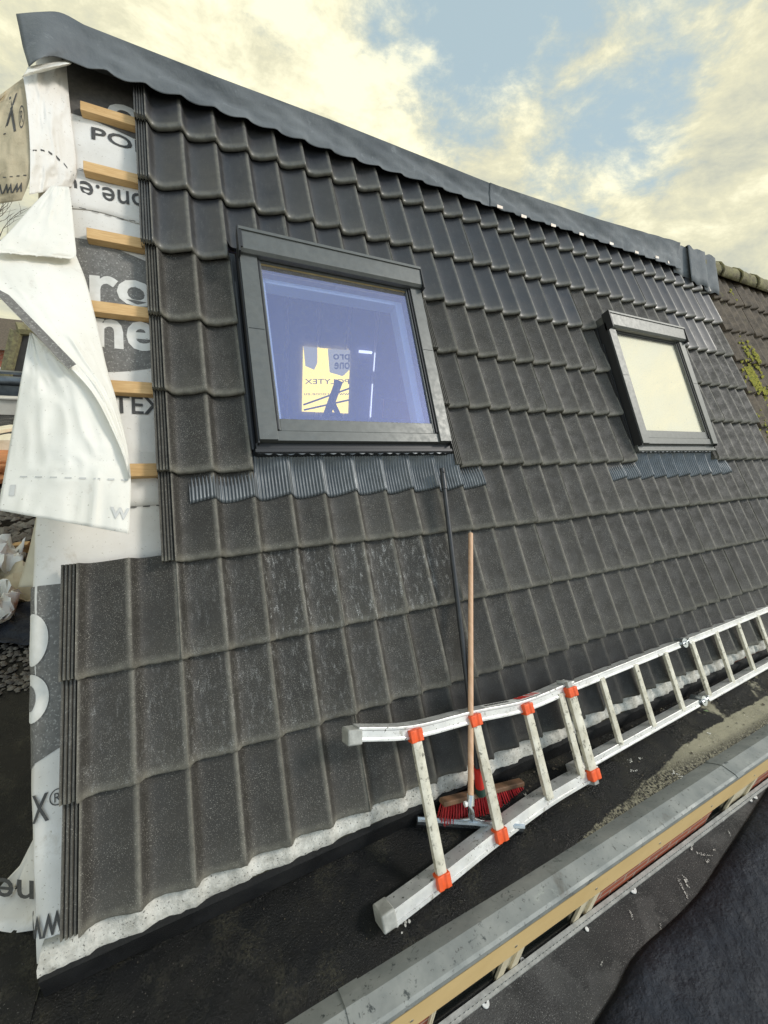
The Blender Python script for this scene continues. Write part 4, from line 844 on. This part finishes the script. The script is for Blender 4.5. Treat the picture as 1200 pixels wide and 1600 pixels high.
for k in range(6): m_.add([f_(.40+k*.1, .735), f_(.445+k*.1, .737), f_(.445+k*.1, .745), f_(.40+k*.1, .743)], [(0, 1, 2, 3)])
m_.build('printed_letters', 'ink', sa)
# B: white fold between flap and roof
gb = sheet_grid([((36, 119, .005), (104, 100, -.06), -.01), ((42, 160, .02), (106, 130, -.07), .0), ((46, 215, .03), (112, 190, -.085), .02), ((47, 262, .03), (120, 262, -.09), .01), ((46, 304, .03), (112, 292, -.09), .0)], seed=5, wob=.014, cells=(5, 4))
SB_ = MB(); SB_.grid(gb); sbb = SB_.build('underlay_sheet', 'under', smooth=180, solid=.0006, label='pale folded underlay sheet tucked under the ridge membrane at the gable corner', cat='membrane sheet')
m_ = MB(); f_ = gfn(gb)
for k in range(6): a0 = .06+k*.16; m_.add([f_(a0, .60+.02*k*k*.35), f_(a0+.08, .605+.02*(k+.5)**2*.35), f_(a0+.08, .617+.02*(k+.5)**2*.35), f_(a0, .612+.02*k*k*.35)], [(0, 1, 2, 3)])
m_.build('printed_dashes', 'ink', sbb)
# C: turned-over collar under the ridge membrane
gc = sheet_grid([((44, 104, .035), (108, 93, .015), .01), ((40, 112, .05), (112, 98, .02), .02), ((34, 121, .04), (110, 101, .012), .012)], seed=6, wob=.004)
SC_ = MB(); SC_.grid(gc); SC_.build('underlay_sheet', 'sheet', smooth=180, solid=.0006, label='narrow turned-over white strip of underlay peeping from below the ridge membrane', cat='membrane sheet')
# D: white triangular upper part
gd = sheet_grid([((80, 290, -.02), (108, 292, -.03), 0), ((50, 322, .0), (113, 330, -.03), .01), ((18, 358, .02), (117, 372, -.03), .015), ((-12, 388, .04), (119, 398, -.02), .01), ((-20, 392, .045), (112, 404, -.015), .01)], seed=8, wob=.006)
gd[-1] = [p-UR*.006*abs(math.sin(k*1.9))*random.uniform(.2, 1.2) for k, p in enumerate(gd[-1])]
SD_ = MB(); SD_.grid(gd); sd_ = SD_.build('underlay_sheet', 'sheet', smooth=180, solid=.0006, label='white triangular sheet above the big hanging one, torn along its lower edge', cat='membrane sheet')
# E: upper fold of the big hanging sheet
ge = sheet_grid([((-60, 372, .0), (116, 392, -.06), .0), ((-40, 430, .03), (134, 438, -.05), .05), ((0, 466, .06), (148, 492, -.03), .05), ((55, 522, .10), (157, 530, -.01), .035), ((108, 573, .13), (167, 575, .02), .015), ((150, 622, .15), (181, 622, .06), .006), ((188, 700, .17), (198, 692, .12), 0), ((203, 748, .175), (204.5, 746, .165), 0)], seed=9, wob=.008)
SE_ = MB(); SE_.grid(ge); se = SE_.build('underlay_sheet', 'sheet', smooth=180, solid=.0006, label='folded-over upper half of the big white sheet hanging off the gable, with a grey band', cat='membrane sheet')
m_ = MB(); m_.add([onr(-3, 452, .075), onr(14, 461, .080), onr(119, 569, .145), onr(107, 576, .145), onr(60, 528, .125), onr(30, 495, .105), onr(-3, 462, .085)], [(0, 1, 2, 3, 4, 5, 6)]); m_.build('grey_band', 'print', se, solid=.001)
# F: lower half
gf = sheet_grid([((47, 519, .07), (53, 522, .08), 0), ((37, 570, .07), (112, 574, .10), .0), ((28, 620, .07), (155, 622, .12), .02), ((14, 700, .08), (191, 700, .14), .04), ((5, 750, .09), (204, 747, .155), .045), ((-4, 797, .10), (201.5, 834, .17), .03)], seed=11, wob=.010, cells=(5, 4))
SF_ = MB(); SF_.grid(gf); sf = SF_.build('underlay_sheet', 'sheet', smooth=180, solid=.0006, label='big white sheet hanging over the left edge of the tiles to a loose bottom corner', cat='membrane sheet')
m_ = MB(); f_ = gfn(gf)
for k in range(8): a0 = .12+k*.115; t0 = .80-.012*k*0; m_.add([f_(a0, .775+.004*k), f_(a0+.055, .777+.004*k), f_(a0+.055, .785+.004*k), f_(a0, .783+.004*k)], [(0, 1, 2, 3)])
text_into(m_, 'w', (.84, 1.0, .955, .915), f_, weight=.01); text_into(m_, 'l', (.06, .10, .90, .83), f_, weight=.01)
m_.build('show_through_print', 'ink_pale', sf)
# G: cream strip behind
gg = sheet_grid([((58, 800, -.16), (82, 800, -.12), 0), ((45, 860, -.18), (70, 862, -.13), .004), ((28, 918, -.20), (61, 916, -.14), .002)], seed=12, wob=.004, nu=8)
SG_ = MB(); SG_.grid(gg); SG_.build('underlay_sheet', 'sheet_cream', smooth=180, solid=.0006, label='narrow cream strip of underlay hanging down the gable below the big sheet', cat='membrane sheet')
# H: scrap on the flat roof with printed letters
hp = [(64, 1300), (66, 1455), (20, 1455), (-20, 1455), (-20, 1402), (0, 1390), (30, 1350), (52, 1315)]
c_ = [onz(a, b, .012) for a, b in hp]; cc = sum(c_)/len(c_)
m_ = MB(); rings = [[cc+(p-cc)*s+np.array([0, 0, (.012*math.sin(3*i+s*5))*s]) for i, p in enumerate(c_)] for s in (.05, .35, .7, 1.)]
nH = len(c_); vs_ = [p for r in rings for p in r]; fs_ = [(i*nH+j, i*nH+(j+1) % nH, (i+1)*nH+(j+1) % nH, (i+1)*nH+j) for i in range(3) for j in range(nH)]+[tuple(range(nH))]
m_.add(vs_, fs_); sh = m_.build('underlay_scrap', 'under', smooth=180, solid=.001, soff=1, label='wedge of printed underlay lying on the dark flat roof beside the bottom left corner', cat='membrane scrap')
m_ = MB(); o3 = onz(0, 1395, .03); o4 = onz(54, 1412, .03)
def hf(a, b): p = onz(-14+70*a, 1400-30*(1-b)*1.0+6*a, .034); return p
text_into(m_, 'one', (.1, 1.5, 1, 0), hf, rot=True, weight=.01); m_.build('printed_letters', 'ink', sh)

# ================================================================== THINGS ON THE FLAT ROOF, LEFT
def rubble(name, mat, cx0, cx1, cy0, cy1, n, r0, r1, label, cat, z=0., zf=lambda x, y: 0.):
    m_ = MB()
    for k in range(n):
        x = random.uniform(cx0, cx1); y = random.uniform(cy0, cy1); r = random.uniform(r0, r1); tiny(m_, (x, y, z+zf(x, y)+r*.2), r, random.uniform(.5, .9))
    return m_.build(name, mat, kind='stuff', label=label, cat=cat)
rubble('gravel', 'grav', -1.9, -.60, .70, 1.45, 2600, .008, .02, 'brown gravel scattered on the flat roof beside the gable', 'gravel')
rubble('tile_rubble', 'chip', -3.6, -.55, 2.35, 3.9, 2200, .02, .055, 'dark rubble of broken tile pieces on the flat roof', 'rubble', zf=lambda x, y: .04*math.sin(x*3)+.03)
def crumple(name, mat, pts, amp, seed, label, sub=2, z=.06, nn=16):
    q = [onz(a, b, z) for a, b in pts]; S = smoothnoise((nn, nn), (5, 5), seed); S2 = smoothnoise((nn, nn), (9, 9), seed+50)
    m_ = MB(); m_.grid([[(q[0]*(1-i/(nn-1))+q[1]*(i/(nn-1)))*(1-j/(nn-1))+(q[3]*(1-i/(nn-1))+q[2]*(i/(nn-1)))*(j/(nn-1))+np.array([.25*amp*S2[i, j], .25*amp*S2[j, i], amp*(S[i, j]*.7+S2[i, j]*.3)+amp*.5]) for i in range(nn)] for j in range(nn)])
    return m_.build(name, mat, smooth=25, solid=.002, label=label, cat='membrane sheet')
crumple('crumpled_sheet', 'sheet', [(-60, 862), (48, 862), (36, 896), (-60, 905)], .16, 21, 'crumpled white membrane heap lying below the plank on the flat roof', z=.05)
crumple('crumpled_sheet', 'sheet_aged', [(-60, 895), (60, 895), (66, 944), (-60, 948)], .10, 22, 'dirty brown crumpled membrane between the two white heaps', z=.02)
crumple('crumpled_sheet', 'sheet', [(-60, 925), (34, 934), (26, 975), (-60, 1010)], .13, 23, 'small white sheet with a turned corner lying nearest the gravel', z=.05)
crumple('black_foil', 'tarp', [(-60, 945), (70, 945), (66, 1012), (-60, 1015)], .04, 24, 'dark blue-black foil lying under the nearest white heap', z=.02)
bpy.data.objects['black_foil']['category'] = 'foil'
m_ = MB(); a_, b_ = onz(-60, 862, .05), onz(46, 853, .05); m_.sweep([a_, b_], [(-.035, -.05), (.035, -.05), (.035, .03), (-.035, .03)], (0, 0, 1)); m_.build('timber_batten', 'pine', bevel=.003, label='loose pale timber batten lying across the flat roof behind the membrane heaps', cat='timber')
for k, (px0, py0, px1, py1, hh, mt, lb) in enumerate(((-40, 676, 28, 664, .30, 'pale_wood', 'topmost pale plank of the heap seen left of the hanging sheet'), (-40, 690, 26, 678, .25, 'pale_wood', 'bleached plank lying second from the top of the plank heap'), (-40, 704, 24, 690, .2, 'pale_wood', 'long pale plank lowest in the heap at the left edge'), (-30, 735, 14, 722, .14, 'orange_wood', 'orange stained plank in front of the pale heap'), (-30, 752, 10, 742, .08, 'orange_wood', 'lowest orange stained plank at the far left edge'))):
    m_ = MB(); m_.sweep([onz(px0, py0, hh), onz(px1, py1, hh)], [(-.12, -.05), (.12, -.05), (.12, .0), (-.12, .0)], (0, .1, 1)); m_.build('plank', mt, bevel=.004, label=lb, cat='plank', group='planks heaped on the flat roof')
m_ = MB(); m_.box((-4.4, 4.6, 0), (-1.9, 6.4, .17)); m_.box((-4.3, 4.7, .17), (-2.0, 6.3, .2)); m_.build('timber_stack', 'orange_wood', bevel=.01, label='low orange-brown stack supporting the heap of planks', cat='stack')
m_ = MB(); a_, b_ = onz(6, 700, .2), onz(15, 716, .1); m_.box((a_[0]-.1, a_[1]-.12, .1), (a_[0]+.28, a_[1]+.1, .34)); m_.build('timber_block', 'pale_wood', bevel=.01, label='squared yellow timber block beside the plank heap', cat='timber')
# far edge of the flat roof: gutter and parapets
m_ = MB()
m_.box((-14, 9.3, 0), (-.6, 9.5, .32)); m_.box((-14, 9.25, .32), (-.6, 9.55, .36)); m_.build('parapet', 'white_wall', bevel=.01, label='low pale parapet at the far end of the flat roof', cat='parapet')
m_ = MB(); m_.box((-14, 10.0, .15), (-.6, 10.5, .55)); m_.tube([(-14, 9.95, .62), (-.6, 9.95, .62)], .10, 12); m_.box((-14, 10.05, .75), (-.6, 10.4, .80)); m_.build('roof_gutter', 'zincgut', smooth=40, label='blue-grey metal gutter running behind the pale parapet', cat='gutter')
def farhouse(name, mat, y0, y1, x0, x1, ze, zr, label):
    h = empty(name, ((x0+x1)/2, (y0+y1)/2, -6.2), label, 'house'); m_ = MB(); m_.box((x0, y0, -6.2), (x1, y1, ze)); m_.build('wall', mat, h)
    m_ = MB(); ym = (y0+y1)/2; m_.prism([(x0-.2, y0-.3, ze-.1), (x0-.2, ym, zr), (x0-.2, y1+.3, ze-.1)], (x1-x0+.4, 0, 0)); m_.build('roof', 'tile_old', h)
    k = 0
    for zz in (ze-1.5, ze-4.2):
        x = x0+.6
        while x < x1-1.2:
            w_ = MB(); w_.box((x, y0-.06, zz-.6), (x+1., y0-.01, zz+.6)); o = w_.build('window', 'white', h); w_ = MB(); w_.box((x+.08, y0-.075, zz-.5), (x+.92, y0-.062, zz+.5)); w_.build('pane', 'darkglass', o); x += 1.9
    return h
farhouse('brick_house', 'brick', 24, 32, -22, -6.2, .7, 2.0, 'distant brick terrace with pale window frames behind the bare trees at the left edge')
# dark dormer
pd = [ony(50, 514, 12.4), ony(29, 519, 12.4), ony(3, 611, 12.4), ony(36, 611, 12.4)]
dm = empty('dark_dormer', tuple((pd[2]+pd[3])/2), 'dark clad steep dormer side rising behind the blue-grey gutter', 'dormer')
m_ = MB(); m_.prism(pd, (0, 1.2, 0)); m_.build('side_panel', 'slate', dm)
m_ = MB(); m_.tube([pd[2]+(0, -.05, -.05), pd[1]+(-.02, -.05, .02)], .13, 8); m_.tube([pd[1]+(0, -.05, .08), pd[1]+(.6, .2, .10)], .16, 8); m_.build('verge_tiles', 'ridge_old', dm, smooth=40)
m_ = MB(); p = onz(0, 0, 0); a_ = pd[2]-np.array([1.5, 0, .35]); m_.box(tuple(a_), tuple(pd[3]+np.array([1.4, 1., .0]))); m_.build('tile_course', 'ridge_old', dm)
# bare trees
def bare_tree(base, h, seed, label, spread=.34, lean=(0, 0), depth=6, r0=.16, tint='bark', group=None):
    rnd = random.Random(seed); e_ = empty('bare_tree', base, label, 'tree', group); m1, m2 = MB(), MB()
    def br(p, d, L_, r, k):
        q = p+d*L_; mid = (p+q)/2+np.array([rnd.uniform(-1, 1), rnd.uniform(-1, 1), 0])*L_*.06
        (m1 if k < 2 else m2).tube([p, mid, q], [r, r*.85, r*.68], 6 if k < 3 else 4, cap=False)
        if k >= depth: return
        for c in range(rnd.choice([2, 3, 3]) if k else 4):
            nd = d+np.array([rnd.uniform(-1, 1), rnd.uniform(-1, 1), rnd.uniform(-.3, .6)])*(spread*1.7); nd /= np.linalg.norm(nd); br(q if c else mid, nd, L_*rnd.uniform(.62, .86), r*.62, k+1)
    d0 = np.array([lean[0], lean[1], 1.]); br(np.array(base, float), d0/np.linalg.norm(d0), h*.30, r0, 0)
    m1.build('trunk', tint, e_, smooth=60); m2.build('crown', tint, e_)
bare_tree((-11.2, 30, -6.2), 17.5, 5, 'bare winter tree standing in front of the brick terrace at the far left')
bare_tree((-15.5, 38, -6.2), 19, 9, 'second bare tree farther left behind the first, branches thinner')
tp = CW+ray(896, 316)*22; bare_tree((tp[0], tp[1], -6.2), (tp[2]+6.2)*.62, 14, 'bare treetop just showing over the new ridge', depth=6, spread=.24)

# ================================================================== SMALL THINGS IN THE GUTTER
m_ = MB()
for k in range(420):
    x = random.uniform(1.25, 4.2); y = -.625-abs(random.gauss(0, .035)) if random.random() < .6 else random.uniform(-.92, -.63); r = random.uniform(.002, .006)*(1 if random.random() < .9 else 1.8)
    tiny(m_, (x, y, .004), r, .5)
for k in range(260):
    x = random.uniform(-.3, 4.2); y = random.uniform(-.92, -.62); tiny(m_, (x, y, .004), random.uniform(.001, .003), .6)
m_.build('gutter_debris', 'leafbits', kind='stuff', label='crumbs of wet dirt and mortar scattered along the gutter floor', cat='debris')
m_ = MB()
for px, py in ((986, 1190), (960, 1170), (991, 1205), (1107, 1146), (1052, 1207), (1062, 1212), (1003, 1040), (888, 1160), (1000, 1185), (1092, 1010), (775, 1215), (790, 1208), (800, 1204), (820, 1240)):
    p = onz(px, py, .005)
    for q in range(6): tiny(m_, p+np.array([random.gauss(0, .008), random.gauss(0, .005), 0]), random.uniform(.0015, .005), .3)
m_.build('mortar_crumbs', 'dropping', kind='stuff', label='pale mortar crumbs and chips lying about the gutter', cat='debris')
for k, (px, py) in enumerate(((781, 1208), (1002, 1110), (1108, 1112))):
    p = onz(px, py, .012); m_ = MB(); a0 = k*1.1; m_.add([p, p+np.array([.015*math.cos(a0), .015*math.sin(a0), .006]), p+np.array([.032*math.cos(a0+.3), .032*math.sin(a0+.3), .0]), p+np.array([.016*math.cos(a0+.8), .016*math.sin(a0+.8), .004])], [(0, 1, 2, 3)])
    m_.build('fallen_leaf', 'leaf', solid=.0006, label=['pale green leaf beside the end of the broom block', 'green leaf lying on the dark wet gutter floor above the ladder rail', 'small green leaf below the ladder next to the silt'][k], cat='leaf')
m_ = MB(); p = onz(628, 1438, .004)
for k in range(26): a0 = random.uniform(0, 6.28); rr2 = abs(random.gauss(0, .016)); tiny(m_, p+np.array([rr2*math.cos(a0), rr2*math.sin(a0), 0]), random.uniform(.002, .006), .3)
m_.build('white_splat', 'dropping', label='white bird dropping on the black roof next to the ladder end cap', cat='dropping')

# ================================================================== LOWER ROOF: fasteners, splashes, dark sheet
fl_ = [(758, 1566, 9, 'ringed white fastener plate lowest in the photo beside the grey flashing'), (817, 1502, 6, 'white fastener plate touching the perforated flashing'), (988, 1389, 8, 'white ringed fastener plate of the close pair near the middle of the lower roof'), (984, 1381, 5, 'smaller white plate just above its ringed twin'), (1127, 1279, 5, 'white plate standing alone on the lower roof under the brick pier'), (1178, 1244, 6, 'larger white plate near the right edge by the window frame'), (1171, 1249, 5, 'ringed plate just left of the larger one at the right edge'), (917, 1452, 4, 'small white plate by the flashing under the cream window frame')]
for px, py, r, lb in fl_:
    p = onz(px, py, -.994); dpt = float(np.dot(RW[2], p-CW)); rad = r*dpt/FPX*.75; m_ = MB()
    m_.tube([p, p+(0, 0, .004), p+(0, 0, .0045)], [rad, rad*.92, rad*.6], 18); o = m_.build('fastener_plate', 'white', smooth=40, label=lb, cat='fastener', group='white fastener plates on the lower roof')
    if r > 4: m_ = MB(); m_.tube([p+(0, 0, .004), p+(0, 0, .0065)], rad*.30, 10); ROOT[o.name] = np.array(o.location); m_.build('screw', 'alu_dark', o)
m_ = MB()
for px, py, w_, h_, an in ((1082, 1320, 8, 5, .6), (1100, 1335, 14, 4, -.5), (1072, 1378, 7, 5, .7), (1064, 1382, 9, 3, 1.), (1072, 1398, 4, 3, .9), (1106, 1345, 5, 3, 0), (987, 1430, 4, 3, 1), (1140, 1302, 4, 2, .8), (1116, 1328, 2, 2, 0), (1032, 1448, 4, 2, .5), (940, 1505, 3, 2, .4)):
    c_ = onz(px, py, -.993); s_ = float(np.dot(RW[2], c_-CW))/FPX
    for k in range(22):
        t_ = random.uniform(-1, 1); p = c_+np.array([math.cos(an)*t_*w_*s_+random.gauss(0, h_*s_*.3), math.sin(an)*t_*w_*s_+random.gauss(0, h_*s_*.3), 0]); tiny(m_, p, random.uniform(.2, .6)*h_*s_*.5, .05)
m_.build('white_droppings', 'dropping', kind='stuff', label='white bird droppings smeared on the lower roof', cat='dropping')
# blue-black sheet draped over something in the lower right corner
edge = [(905, 1640), (935, 1592), (965, 1545), (985, 1505), (1010, 1475), (1050, 1440), (1085, 1405), (1110, 1372), (1140, 1325), (1170, 1280), (1205, 1225), (1250, 1160)]
ep = cpath([onz(a, b, -.99) for a, b in edge], 4); m_ = MB(); rows = []; nn = len(ep)
nzz = smoothnoise((nn, 24), (14, 8), 31); nz2 = smoothnoise((nn, 24), (4, 3), 32)
for i, p in enumerate(ep):
    t_ = ep[min(i+1, nn-1)]-ep[max(i-1, 0)]; t_ /= np.linalg.norm(t_); dn_ = np.array([t_[1], -t_[0], 0]); r = []
    for j in range(24):
        s = j/23; dd = .02*j if j < 10 else .2+(j-10)*.11; hgt = .075*(1-math.exp(-dd/.05))+.03*nz2[i, j]*min(1, dd*5)+.008*nzz[i, j]*min(1, dd*20)+.006*abs(math.sin(i*.9+j*.5))*min(1, dd*8)
        r.append(p+dn_*dd+np.array([0, 0, hgt]))
    rows.append(r)
m_.grid(rows); m_.build('rubber_sheet', 'tarp', smooth=180, solid=.003, label='blue-black rubber roofing sheet heaped in the lower right corner', cat='roofing sheet')
